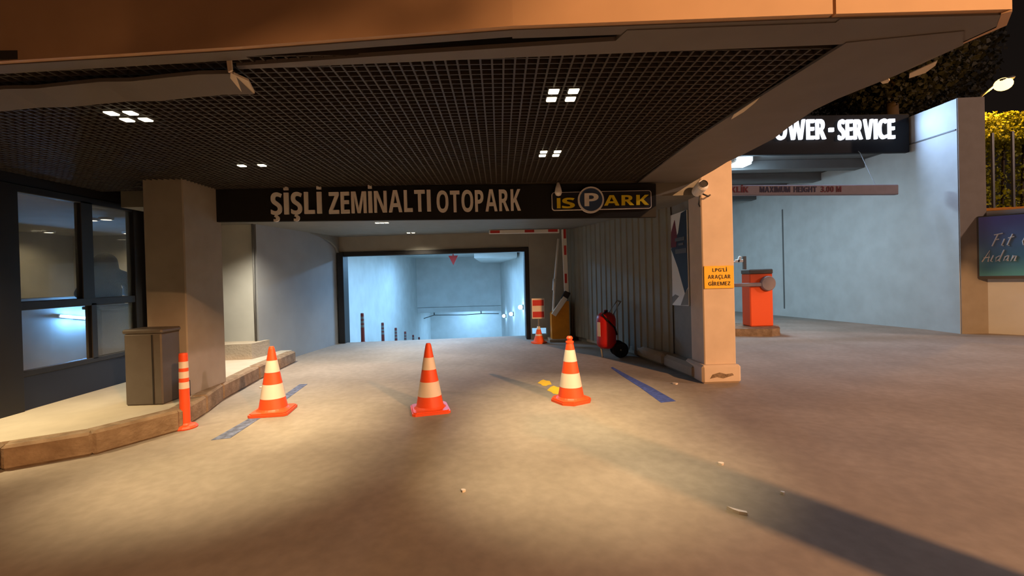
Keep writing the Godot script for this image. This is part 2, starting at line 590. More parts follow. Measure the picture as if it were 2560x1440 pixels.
# ---------------------------------------------------------------- canopy with its open-cell ceiling
func canopy() -> void:
	var st := tool()
	prism(st, [Vector2(-8.2, 2.95), Vector2(-1.26, 2.33), Vector2(0.09, 2.17), Vector2(2.30, 2.08), Vector2(2.28, 3.3), Vector2(2.42, 4.2), Vector2(2.55, 6.2), Vector2(3.0, 6.2), Vector2(3.0, 10.9), Vector2(-8.2, 10.9)], 2.86, 3.4)
	struct("ceiling", "dark concrete slab above the open-cell ceiling", st, M.dark_slab)
	var grid := shell("ceiling", "black open-cell grid ceiling under the canopy", Vector3.ZERO)
	var x0 := -4.95
	var x1 := 1.86
	var d0 := 2.40
	var d1 := 5.78
	var pitch := 0.0625
	var bm := BoxMesh.new()
	bm.size = Vector3(0.011, 0.045, d1 - d0)
	var k := 0
	while x0 + k * pitch < x1:
		var o := mesh_node("grid_blade", bm, M.grid, grid)
		o.position = P(x0 + k * pitch, 2.625, (d0 + d1) / 2)
		k += 1
	bm = BoxMesh.new()
	bm.size = Vector3(x1 - x0, 0.045, 0.009)
	k = 0
	while d0 + k * pitch < d1:
		var o := mesh_node("grid_blade", bm, M.grid, grid)
		o.position = P((x0 + x1) / 2, 2.627, d0 + k * pitch)
		k += 1
	# front fascia, three cladding panels with a seam between them
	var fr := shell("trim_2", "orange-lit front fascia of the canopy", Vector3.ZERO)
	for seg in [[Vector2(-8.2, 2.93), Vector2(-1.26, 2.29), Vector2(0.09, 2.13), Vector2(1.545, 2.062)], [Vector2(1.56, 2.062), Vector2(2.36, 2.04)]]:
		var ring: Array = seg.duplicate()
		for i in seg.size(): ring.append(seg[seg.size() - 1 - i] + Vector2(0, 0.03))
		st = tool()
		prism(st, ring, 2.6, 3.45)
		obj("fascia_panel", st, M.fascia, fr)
	st = tool()   # bottom lip of the fascia
	for seg in [[Vector2(-8.2, 2.96), Vector2(-1.26, 2.32), 0.09], [Vector2(-1.26, 2.32), Vector2(0.09, 2.16), 0.06], [Vector2(0.09, 2.16), Vector2(1.6, 2.09), 0.075]]:
		prism(st, [seg[0], seg[1], seg[1] + Vector2(0, seg[2]), seg[0] + Vector2(0, seg[2])], 2.595, 2.615)
	obj("fascia_lip", st, M.strip, fr)
	# underside strip behind the lip, leaving a dark gap
	var un := shell("trim_3", "grey sheet strip under the front edge of the canopy", Vector3.ZERO)
	st = tool()
	prism(st, [Vector2(-1.36, 2.47), Vector2(-0.47, 2.37), Vector2(0.6, 2.26), Vector2(0.63, 2.165), Vector2(1.6, 2.12), Vector2(1.6, 2.09), Vector2(2.34, 2.07), Vector2(2.44, 2.18), Vector2(2.42, 2.34), Vector2(1.88, 2.32), Vector2(0.09, 2.42), Vector2(-1.37, 2.51)], 2.59, 2.612)
	obj("soffit_panel", st, M.strip, un)
	# strip along the right edge, its outer line as bent as it is
	var rim := [Vector2(2.36, 2.04), Vector2(2.47, 2.16), Vector2(2.44, 2.34), Vector2(2.40, 2.70), Vector2(2.315, 3.06), Vector2(2.30, 3.27), Vector2(2.36, 3.66), Vector2(2.43, 3.98), Vector2(2.44, 4.5), Vector2(2.43, 4.8), Vector2(2.47, 5.2), Vector2(2.52, 6.0)]
	var pan := rim.slice(2)
	pan.append_array([Vector2(1.80, 6.0), Vector2(1.72, 3.9), Vector2(1.74, 3.2), Vector2(1.79, 2.3), Vector2(2.3, 2.2)])
	st = tool()
	prism(st, pan, 2.585, 2.6)
	obj("soffit_panel", st, M.strip, un)
	var back := []
	for q in rim: back.push_front(q - Vector2(0.03, 0.0))
	st = tool()
	prism(st, rim.slice(2) + back.slice(0, back.size() - 2), 2.6, 3.4)
	obj("side_fascia", st, M.strip, un)
	st = tool()
	prism(st, [Vector2(2.36, 2.04), Vector2(2.47, 2.16), Vector2(2.44, 2.34), Vector2(2.41, 2.34), Vector2(2.43, 2.17), Vector2(2.33, 2.06)], 2.59, 3.45)
	obj("corner_fascia", st, M.fascia, un)
	# the torn sheet hanging at the left
	var tp := thing("loose_fascia_sheet", "loose torn metal sheet hanging under the left canopy edge", "metal sheet")
	st = tool()
	var steps := 14
	var prof := []
	for i in steps + 1:
		var f := float(i) / steps
		var x := lerpf(-4.1, -1.37, f)
		var dn := lerpf(2.84, 2.46, f)
		prof.append([x, dn, lerpf(2.565, 2.55, f) + 0.006 * sin(i * 2.1)])
	for i in steps:
		var a = prof[i]
		var b = prof[i + 1]
		var wa := 0.20
		quad(st, P(a[0], a[2] - 0.03, a[1] + wa), P(b[0], b[2] - 0.03, b[1] + wa), P(b[0], b[2], b[1]), P(a[0], a[2], a[1]), Vector3.DOWN)
		quad(st, P(a[0], a[2] - 0.01, a[1] + wa), P(b[0], b[2] - 0.01, b[1] + wa), P(b[0], b[2] + 0.02, b[1]), P(a[0], a[2] + 0.02, a[1]), Vector3.UP)
		quad(st, P(a[0], a[2] - 0.03, a[1] + wa), P(b[0], b[2] - 0.03, b[1] + wa), P(b[0], b[2] - 0.01, b[1] + wa), P(a[0], a[2] - 0.01, a[1] + wa), Vector3.FORWARD)
		quad(st, P(a[0], a[2], a[1]), P(b[0], b[2], b[1]), P(b[0], b[2] + 0.02, b[1]), P(a[0], a[2] + 0.02, a[1]), Vector3.BACK)
	obj("sheet", st, M.strip, tp)
	st = tool()   # bent, torn end
	plate(st, [Vector2(0, 0.0), Vector2(0.05, 0.08), Vector2(0.015, 0.21), Vector2(-0.05, 0.2), Vector2(-0.03, 0.05)], P(-1.38, 2.545, 2.45), Vector3.RIGHT, P(0, -0.12, 1), 0.012)
	plate(st, [Vector2(-0.01, 0.0), Vector2(0.015, 0.0), Vector2(0.02, -0.09), Vector2(0.0, -0.10)], P(-1.38, 2.64, 2.44), Vector3.RIGHT, Vector3.UP, 0.012)
	obj("torn_end", st, M.torn_edge, tp)
	# torn flakes on the right edge strip
	var fl := [[2.42, 2.56, 2.46, 0.05, 0.2, "long torn flake on the outer edge of the right soffit"], [2.39, 2.58, 2.74, 0.03, 0.06, "small torn flake on the outer edge of the right soffit"], [1.745, 2.58, 3.0, 0.025, 0.40, "curled torn flake on the inner edge of the right soffit"]]
	for f in fl:
		st = tool()
		plate(st, [Vector2(0, 0), Vector2(f[3] * 0.6, f[4] * 0.2), Vector2(f[3], f[4] * 0.6), Vector2(f[3] * 0.5, f[4]), Vector2(-0.012, f[4] * 0.8)], P(f[0], f[1], f[2]), Vector3(0.9, -0.25, 0), P(0, -0.02, 1), 0.006)
		tag(obj("torn_flake", st, M.torn_edge), f[5], "sheet scrap")

# ---------------------------------------------------------------- walls round the entrance
func walls() -> void:
	# lower ceiling behind the name board
	var st := tool()
	slab(st, -4.7, 2.62, 2.42, 2.8, 5.87, 10.75)
	struct("ceiling", "dark lower ceiling behind the name board", st, M.panel_grey)
	# left pillar: front face painted like the right one
	st = tool()
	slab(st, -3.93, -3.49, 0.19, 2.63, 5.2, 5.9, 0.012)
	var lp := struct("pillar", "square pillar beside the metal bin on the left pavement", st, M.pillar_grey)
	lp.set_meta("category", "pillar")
	# left recess: facing wall, pipe, long side wall
	st = tool()
	prism(st, [Vector2(-5.3, 7.9), Vector2(-4.08, 7.9), Vector2(-4.08, 8.1), Vector2(-5.3, 8.1)], 0.19, 2.8)
	struct("wall_left_recess", "pale panel facing the road behind the left pillar", st, M.side_wall)
	st = tool()
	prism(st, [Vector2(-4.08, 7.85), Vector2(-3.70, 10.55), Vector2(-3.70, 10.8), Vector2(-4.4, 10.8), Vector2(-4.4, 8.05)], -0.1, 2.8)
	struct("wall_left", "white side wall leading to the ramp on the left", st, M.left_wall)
	st = tool()
	slab(st, -8.4, -4.87, 2.47, 2.9, 2.9, 8.0)
	slab(st, -4.95, -4.7, 0.19, 2.9, 6.42, 8.0)
	struct("wall_left_booth", "dark wall and head of the glazed booth", st, M.frame)
	st = smooth()
	tube(st, [P(-4.12, 0.46, 7.82), P(-4.12, 2.43, 7.82)], 0.018, 8)
	tag(obj("pipe", st, M.grey_paint), "thin grey pipe running up the left wall corner", "pipe")
	# curved dark piece at the top of the left wall
	st = tool()
	var arc := []
	for i in 9:
		var a := PI / 2 * i / 8
		arc.append(Vector2(0.62 * (1.0 - cos(a)) , 0.34 * (1.0 - sin(a))))
	var hp := [Vector2(0.62, 0.36)]
	hp.append_array([Vector2(-1.5, 0.36)])
	st = tool()
	plate(st, [Vector2(0, 0.43), Vector2(1.25, 0.43), Vector2(1.25, 0.0), Vector2(1.15, 0.17), Vector2(0.95, 0.27), Vector2(0.55, 0.36)], P(-3.86, 2.0, 9.3), P(0.14, 0, 1.0), Vector3.UP, 0.05)
	struct("trim_4", "dark curved piece at the top of the left side wall", st, M.panel_grey)
	# header over the ramp mouth, frame round it
	st = tool()
	prism(st, [Vector2(-3.75, 10.62), Vector2(1.5, 10.30), Vector2(1.5, 10.6), Vector2(-3.75, 10.85)], 2.03, 2.8)
	struct("wall_far", "grey header wall above the ramp mouth", st, M.header)
	var fr := shell("door_1", "dark metal frame of the ramp mouth", Vector3.ZERO)
	st = tool()
	slab(st, -3.68, -3.54, -0.05, 2.06, 10.5, 10.85, 0.01)
	obj("door_jamb", st, M.frame, fr)
	st = tool()
	slab(st, 0.56, 0.66, -0.05, 2.06, 10.3, 10.85, 0.01)
	obj("door_jamb", st, M.frame, fr)
	st = tool()
	box(st, P(-1.5, 2.02, 10.55), Vector3(4.34, 0.10, 0.22), 0.01, Basis(Vector3.UP, -0.061))
	obj("door_head", st, M.frame, fr)
	# short wall right of the mouth with a gap at its foot
	st = tool()
	slab(st, 0.66, 1.75, 0.25, 2.8, 10.28, 10.48)
	slab(st, 0.66, 0.69, -0.05, 0.25, 10.28, 10.48)
	slab(st, 1.02, 1.75, -0.05, 0.25, 10.28, 10.48)
	slab(st, 0.69, 1.02, -0.05, 0.10, 10.28, 10.48)
	struct("wall_far_right", "short grey wall between the ramp mouth and the metal wall", st, M.header)
	# corrugated metal wall
	var cw := shell("wall_right", "grey corrugated metal wall on the right of the entrance", Vector3.ZERO)
	var a := Vector2(2.60, 6.9)
	var b := Vector2(1.48, 10.28)
	var dir := (b - a).normalized()
	var nrm := Vector2(dir.y, -dir.x) * -1.0
	var length := a.distance_to(b)
	var sheets := 4
	for s in sheets:
		st = tool()
		var pts := []
		var l0 := length * s / sheets
		var l1 := length * (s + 1) / sheets - 0.006
		var pt := 0.18
		var x := l0
		var ph := [0.0, 0.07, 0.09, 0.16]
		var hh := [0.0, 0.0, 0.016, 0.016]
		while x < l1:
			for j in 4:
				if x + ph[j] < l1: pts.append(a + dir * (x + ph[j]) + nrm * hh[j])
			x += pt
		pts.append(a + dir * l1)
		for j in pts.size() - 1:
			var p: Vector2 = pts[j]
			var q: Vector2 = pts[j + 1]
			var e := q - p
			quad(st, P(p.x, 0.1, p.y), P(q.x, 0.1, q.y), P(q.x, 2.5, q.y), P(p.x, 2.5, p.y), P(nrm.x, 0, nrm.y))
			var bk := -nrm * 0.01
			quad(st, P(p.x + bk.x, 0.1, p.y + bk.y), P(q.x + bk.x, 0.1, q.y + bk.y), P(q.x + bk.x, 2.5, q.y + bk.y), P(p.x + bk.x, 2.5, p.y + bk.y), P(-nrm.x, 0, -nrm.y))
		obj("corrugated_sheet", st, M.metal_sheet, cw)
	st = tool()
	prism(st, [a + dir * 0.02 - nrm * 0.06, b - nrm * 0.06, b - nrm * 0.2, Vector2(2.75, 6.95)], -0.3, 2.8)
	obj("backing_wall", st, M.panel_grey, cw)
	# panel wall beside the right pillar, wall between the lanes
	st = tool()
	slab(st, 2.62, 2.98, -0.1, 2.8, 6.2, 6.98)
	struct("wall_right_panel", "grey wall panel behind the right pillar carrying a poster", st, M.panel_grey)
	st = tool()
	slab(st, 2.72, 3.0, -0.4, 4.6, 6.98, 20.0)
	slab(st, 2.62, 3.0, 2.8, 4.6, 6.1, 6.98)
	struct("wall_middle", "wall dividing the entrance from the side lane", st, M.white_wall)
	# right pillar with its broken plinth
	var rp := shell("pillar", "orange-lit square pillar carrying a yellow notice", Vector3.ZERO, "pillar")
	st = tool()
	slab(st, 2.605, 3.02, 0.2, 2.86, 5.85, 6.25, 0.012)
	obj("shaft", st, M.pillar_paint, rp)
	st = tool()
	slab(st, 2.54, 3.045, 0.0, 0.235, 5.77, 6.32, 0.028)
	obj("plinth", st, M.pillar_paint, rp)
	st = tool()
	plate(st, [Vector2(0, 0), Vector2(0.09, 0.02), Vector2(0.17, 0.0), Vector2(0.30, 0.035), Vector2(0.28, 0.06), Vector2(0.2, 0.05), Vector2(0.12, 0.075), Vector2(0.03, 0.05)], P(2.64, 0.07, 5.767), Vector3.RIGHT, Vector3.UP, 0.004)
	obj("broken_patch", st, M.kerb, rp)

# ---------------------------------------------------------------- the lit hall below
func ramp_hall() -> void:
	var st := tool()
	slab(st, -4.25, -3.97, -3.0, 2.9, 10.8, 34.0)
	struct("wall_ramp_left", "long white wall down the left of the ramp", st, M.white_wall)
	st = tool()
	prism(st, [Vector2(1.2, 10.5), Vector2(0.02, 22.0), Vector2(0.02, 34.0), Vector2(0.3, 34.0), Vector2(0.3, 22.0), Vector2(1.5, 10.5)], -3.0, 2.9)
	struct("wall_ramp_right", "white wall down the right of the ramp with small lamps", st, M.white_wall)
	st = tool()
	slab(st, -4.3, 1.6, -3.2, 2.9, 26.0, 26.2)
	struct("wall_ramp_end", "white end wall at the bottom of the ramp", st, M.white_wall)
	st = tool()
	slab(st, -4.3, 1.6, 2.36, 2.9, 10.7, 22.2)
	slab(st, -4.3, 1.6, 0.0, 0.3, 22.2, 34.0)
	struct("ceiling", "white ceiling over the ramp", st, M.white_wall)
	var li := shell("wall_lintel", "deep white lintel wall above the lower part of the ramp", Vector3.ZERO)
	st = tool()
	slab(st, -4.0, 0.2, 0.02, 2.4, 22.0, 22.3)
	obj("lintel_face", st, M.white_wall, li)
	st = tool()
	slab(st, -4.0, 0.2, -0.24, 0.0, 22.04, 22.3)
	obj("lintel_foot", st, M.white_wall, li)
	st = smooth()
	tube(st, [P(-3.7, -0.52, 22.15), P(-3.2, -0.37, 22.15), P(-1.7, -0.40, 22.15), P(-0.9, -0.36, 22.15), P(-0.1, -0.39, 22.15)], 0.022, 6)
	for x in [-3.2, -0.95]: tube(st, [P(x, -0.38, 22.15), P(x, -0.22, 22.15)], 0.03, 6)
	tag(obj("service_pipe", st, M.grey_paint), "thin pipe hung beneath the lintel over the ramp", "pipe")
	st = tool()
	slab(st, -0.85, 0.6, 2.05, 2.36, 15.5, 21.9, 0.01)
	tag(obj("ceiling_duct", st, M.white_wall), "white box duct under the ramp ceiling at the right", "duct")
	st = tool()
	plate(st, [Vector2(-0.17, 0.0), Vector2(0.17, 0.0), Vector2(0, -0.34)], P(-1.65, 2.2, 16.5), Vector3.RIGHT, Vector3.UP, 0.02)
	slab(st, -1.67, -1.63, 2.19, 2.36, 16.48, 16.5)
	tag(obj("warning_triangle", st, M.red_mark), "red triangle sign hanging from the ramp ceiling", "sign")
	# tube fittings out of view, placed to light the ramp hall
	for s in [[-1.6, 2.33, 11.9, 1.3, "unseen tube fitting on the ramp ceiling nearest the mouth"], [-1.6, 2.33, 14.4, 1.0, "unseen tube fitting on the ramp ceiling, second from the mouth"], [-1.9, 2.33, 16.7, 1.3, "unseen tube fitting on the ramp ceiling, third from the mouth"], [-1.9, -0.03, 23.6, 0.55, "unseen tube fitting beyond the lintel, nearer of two"], [-1.5, -0.03, 25.0, 0.55, "unseen tube fitting beyond the lintel, farther of two"]]:
		var t := thing("unseen_tube_light", s[4], "light", P(s[0], s[1], s[2]), 0.0, "unseen tube lights along the ramp ceiling")
		st = tool()
		box(st, Vector3(0, 0.0, 0), Vector3(1.25, 0.05, 0.16), 0.01)
		obj("housing", st, M.white, t)
		for z in [-0.04, 0.04]:
			st = smooth()
			tube(st, [Vector3(-0.58, -0.045, z), Vector3(0.58, -0.045, z)], 0.014, 8)
			obj("tube", st, M.tube_glow, t)
		area(t, Vector3(0, -0.08, 0), Vector3.DOWN, COLD, E_RAMP * s[3], 1.2, 0.15)
	var wl := [[0.745, 0.394, 15.0, "nearest of the three small lamps on the ramp wall"], [0.49, -0.029, 17.5, "middle one of the three small lamps on the ramp wall"], [0.235, -0.317, 20.0, "farthest of the three small lamps on the ramp wall"]]
	for s in wl:
		var xw: float = 1.2 - (s[2] - 10.5) * 1.18 / 11.5
		var t := thing("wall_lamp", s[3], "lamp", P(xw - 0.015, s[1], s[2]), 0.0, "small round lamps along the ramp wall")
		st = tool()
		box(st, Vector3(0, 0, 0), Vector3(0.03, 0.16, 0.16), 0.01)
		obj("back_plate", st, M.grey_paint, t)
		st = smooth()
		var prof := []
		for k in 7: prof.append(Vector2(0.075 * sin(PI * k / 6), -0.075 * cos(PI * k / 6)))
		lathe(st, prof, 12, Transform3D(Basis.IDENTITY, Vector3(-0.085, 0, 0)))
		obj("bulb", st, M.cold_glow, t)
		omni(t, Vector3(-0.085, 0, 0), COLD, 0.25, 0.06)
	# flexible posts down the ramp
	var names := ["nearest", "second", "third", "fourth", "fifth", "farthest"]
	var ds := [[-3.44, 11.5], [-3.56, 13.9], [-3.58, 15.7], [-3.6, 17.3], [-3.65, 19.1], [-3.66, 20.5]]
	for k in 6:
		var d: float = ds[k][1]
		post("lane_post", names[k] + " of the six striped lane posts going down the ramp", P(ds[k][0], -0.2 * (d - 10.75), d), M.red_dark, "striped lane posts down the ramp", M.grey_paint)

func post(called: String, label: String, at: Vector3, m: Material, group := "", bm: Material = null) -> void:
	if bm == null: bm = M.band
	var t := thing(called, label, "post", at, 0.0, group)
	var st := smooth(false)
	lathe(st, [Vector2(0.105, 0.0), Vector2(0.11, 0.012), Vector2(0.095, 0.03), Vector2(0.06, 0.04), Vector2(0.045, 0.055)], 20)
	obj("foot", st, m, t)
	var ys := [0.05, 0.40, 0.465, 0.505, 0.57, 0.605, 0.67, 0.735]
	for k in 7:
		st = smooth()
		var r0 := lerpf(0.046, 0.04, k / 7.0)
		lathe(st, [Vector2(r0, ys[k]), Vector2(r0 - 0.001, ys[k + 1])], 18)
		if k % 2: 
			obj("reflective_band", st, bm, t)
		else:
			obj("tube_section", st, m, t)
	st = smooth()
	lathe(st, [Vector2(0.04, 0.735), Vector2(0.036, 0.752), Vector2(0.0, 0.757)], 18)
	obj("cap", st, m, t)

# ---------------------------------------------------------------- lane on the right
func side_lane() -> void:
	var st := tool()
	prism(st, [Vector2(9.45, 9.22), Vector2(9.75, 9.3), Vector2(9.75, 20), Vector2(9.45, 20)], -0.8, 4.83)
	var w := struct("wall_side_lane", "tall white wall on the far side of the side lane", st, M.white_wall)
	st = tool()
	slab(st, 9.432, 9.452, 4.19, 4.215, 9.24, 20.0)
	obj("wall_joint", st, M.grey_paint, w)
	st = tool()
	slab(st, 9.435, 9.452, 0.1, 3.4, 15.05, 15.1)
	obj("wall_joint", st, M.grey_paint, w)
	st = tool()
	prism(st, [Vector2(9.46, 9.2), Vector2(9.98, 9.16), Vector2(10.15, 9.45), Vector2(9.46, 9.5)], -0.1, 4.84)
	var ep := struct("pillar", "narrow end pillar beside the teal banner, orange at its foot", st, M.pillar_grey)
	ep.set_meta("category", "pillar")
	st = tool()
	prism(st, [Vector2(9.98, 9.16), Vector2(12.2, 6.71), Vector2(12.5, 7.0), Vector2(10.2, 9.5)], -0.1, 2.5)
	struct("wall_right_outer", "pale low wall below the teal banner", st, M.white_wall)
	st = tool()
	slab(st, 2.9, 9.46, 4.22, 4.5, 10.42, 20.0)
	var c := struct("ceiling", "concrete ceiling with cross beams over the side lane", st, M.lane_ceiling)
	for d in [11.6, 13.2, 14.8, 16.6, 18.4]:
		st = tool()
		slab(st, 3.0, 9.45, 3.98, 4.22, d, d + 0.35, 0.01)
		obj("cross_beam", st, M.lane_ceiling, c)
	st = tool()
	slab(st, 2.9, 9.6, -0.8, 4.5, 20.0, 20.2)
	struct("wall_side_lane_end", "white end wall of the side lane", st, M.white_wall)
	# lamps under that ceiling; the second is hidden, lighting the deep wall
	for q in [["bright white ceiling lamp above the orange-lit pillar", P(6.0, 4.06, 11.25)], ["unseen ceiling lamp behind the pillar, lighting the deep side lane wall", P(5.0, 4.06, 16.2)]]:
		var t := thing("ceiling_lamp", q[0], "lamp", q[1])
		st = tool()
		box(st, Vector3(0, 0.08, 0), Vector3(0.46, 0.16, 0.46), 0.03)
		obj("housing", st, M.white, t)
		st = tool()
		box(st, Vector3(0, -0.03, 0), Vector3(0.40, 0.06, 0.42), 0.025)
		obj("diffuser", st, M.cold_glow, t)
		area(t, Vector3(0, -0.07, 0), Vector3.DOWN, PALE, E_LANE, 0.38, 0.4)
		omni(t, Vector3(0, -0.12, 0.28), PALE, E_LANE * 0.13, 0.05)
	# lit sign
	var t := thing("illuminated_sign", "black sign board with glowing white letters over the side lane", "sign", P(0, 0, 10.25))
	st = tool()
	box(st, P(7.2, 4.45, 0.06), Vector3(4.4, 0.87, 0.12), 0.012)
	obj("board", st, M.board, t)
	var B := Basis(Vector3(0, 0, 1), 0.0)
	lettering("TOWER", M.sign_glow, t, P(6.02, 4.335, -0.01), B, 0.445, 1.41, 0.05)
	lettering("SERVICE", M.sign_glow, t, P(7.72, 4.315, -0.01), B, 0.445, 1.30, 0.05)
	st = tool()
	box(st, P(7.57, 4.545, -0.02), Vector3(0.11, 0.09, 0.05), 0.005)
	obj("hyphen", st, M.sign_glow, t)
	area(t, P(6.75, 4.57, -0.07), P(0, 0, -1), Color(0.66, 0.80, 1.0), E_SIGN, 1.3, 0.45)
	area(t, P(8.4, 4.55, -0.07), P(0, 0, -1), Color(0.66, 0.80, 1.0), E_SIGN, 1.3, 0.45)
	# height bar on chains
	t = thing("height_bar", "hanging height limit bar with red and navy lettering", "height bar", P(0, 0, 9.8))
	st = tool()
	var tilt := Basis(Vector3(0, 0, 1), -0.017)
	box(st, P(6.05, 3.13, 0), Vector3(5.25, 0.218, 0.12), 0.015, tilt)
	obj("beam", st, M.bar, t)
	st = tool()
	for x in [4.2, 8.2]:
		st = tool()
		tube(st, [P(x, 3.2, 0), P(x, 4.01, 0.40), P(x, 4.23, 0.66)], 0.008, 6)
		obj("hanger", st, M.steel, t)
	var at := func(x: float) -> Vector3: return P(x, 3.13 - 0.017 * (x - 6.05) - 0.05, -0.062)
	lettering("AZAMİ YÜKSEKLİK", M.ink_red, t, at.call(3.75), tilt, 0.12, 1.62, 0.006)
	lettering("MAXIMUM", M.ink_navy, t, at.call(5.62), tilt, 0.12, 0.66, 0.006)
	lettering("HEIGHT", M.ink_navy, t, at.call(6.36), tilt, 0.12, 0.5, 0.006)
	lettering("3.00 M", M.ink_red, t, at.call(6.95), tilt, 0.12, 0.45, 0.006)
	# little sensor under the bar
	t = thing("hanging_camera", "small pale camera hanging beside the pillar in the side lane", "camera", P(5.25, 3.03, 10.55))
	st = smooth()
	lathe(st, [Vector2(0.0, -0.13), Vector2(0.05, -0.12), Vector2(0.085, -0.06), Vector2(0.085, 0.0), Vector2(0.03, 0.03), Vector2(0.012, 0.05), Vector2(0.012, 1.2)], 16)
	obj("dome", st, M.white, t)
	# teal banner on the low wall
	var o := P(9.80, 1.12, 9.20)
	var u := P(0.67, 0, -0.74).normalized()
	t = thing("banner", "teal and purple banner with white handwriting at the right edge", "banner")
	st = tool()
	plate(st, [Vector2(0.03, 0.0), Vector2(1.9, 0.0), Vector2(1.9, 1.28), Vector2(0.03, 1.28), Vector2(0.0, 1.25), Vector2(0.0, 0.03)], o, u, Vector3.UP, 0.03)
	obj("frame", st, M.bin, t)
	var n := u.cross(Vector3.UP)
	var gr := Gradient.new()
	gr.set_color(0, Color(0.42, 0.42, 0.70))
	gr.set_color(1, Color(0.34, 0.66, 0.64))
	var gt := GradientTexture2D.new()
	gt.gradient = gr
	gt.fill_from = Vector2(0.1, 0.0)
	gt.fill_to = Vector2(0.5, 1.0)
	var bm := mat("banner_print", Color(1, 1, 1), 0.5)
	bm.albedo_texture = gt
	st = tool()
	var c0 := o + n * 0.034 + u * 0.035 + Vector3.UP * 0.06
	var cs := [[c0, Vector2(0, 1)], [c0 + u * 1.84, Vector2(1, 1)], [c0 + u * 1.84 + Vector3.UP * 1.2, Vector2(1, 0)], [c0 + Vector3.UP * 1.2, Vector2(0, 0)]]
	for ix in [[0, 2, 1], [0, 3, 2]]:
		for j in ix:
			st.set_uv(cs[j][1])
			st.add_vertex(cs[j][0])
	obj("print", st, bm, t)
	var hand := {
		"F": [[[0.0, 0.9], [0.75, 1.0]], [[0.35, 0.95], [0.1, 0.0]], [[0.2, 0.5], [0.55, 0.55]]],
		"i": [[[0.1, 0.55], [0.0, 0.05], [0.2, 0.0]]],
		"t": [[[0.3, 0.9], [0.1, 0.05], [0.3, 0.0]], [[0.0, 0.6], [0.5, 0.7]]],
		"O": [[[0.45, 1.0], [0.15, 0.75], [0.0, 0.3], [0.15, 0.0], [0.45, 0.1], [0.7, 0.5], [0.72, 0.85], [0.45, 1.0]]],
		"l": [[[0.3, 1.0], [0.05, 0.1], [0.25, 0.0]]],
		"A": [[[0.0, 0.0], [0.45, 1.0], [0.6, 0.0]], [[0.05, 0.35], [0.65, 0.4]]],
		"d": [[[0.35, 0.5], [0.05, 0.35], [0.1, 0.0], [0.4, 0.2]], [[0.6, 1.0], [0.4, 0.05], [0.55, 0.0]]],
		"a": [[[0.4, 0.5], [0.1, 0.4], [0.05, 0.05], [0.35, 0.15], [0.42, 0.5], [0.42, 0.02], [0.55, 0.05]]],
		"n": [[[0.1, 0.5], [0.0, 0.0], [0.2, 0.45], [0.4, 0.45], [0.35, 0.0], [0.5, 0.05]]],
		"G": [[[0.7, 0.85], [0.45, 1.0], [0.1, 0.6], [0.1, 0.1], [0.45, 0.0], [0.6, 0.45], [0.35, 0.45]], [[0.6, 0.45], [0.5, -0.25]]],
	}
	for ln in [["Fit Ol", 0.17, 0.60, 0.25], ["Aidan Ga", 0.04, 0.29, 0.23]]:
		var pen: float = ln[1]
		for ch in ln[0]:
			if ch == " ":
				pen += 0.10
				continue
			st = tool()
			var wide := 0.0
			for stroke in hand[ch]:
				var pts := []
				for q in stroke:
					wide = maxf(wide, q[0])
					pts.append(c0 + n * 0.006 + u * (pen + q[0] * ln[3] * 0.62 + q[1] * 0.05) + Vector3.UP * (ln[2] + q[1] * ln[3]))
				tube(st, pts, 0.012, 6)
			obj("letter", st, M.white, t)
			pen += (wide * 0.62 + 0.12) * ln[3]

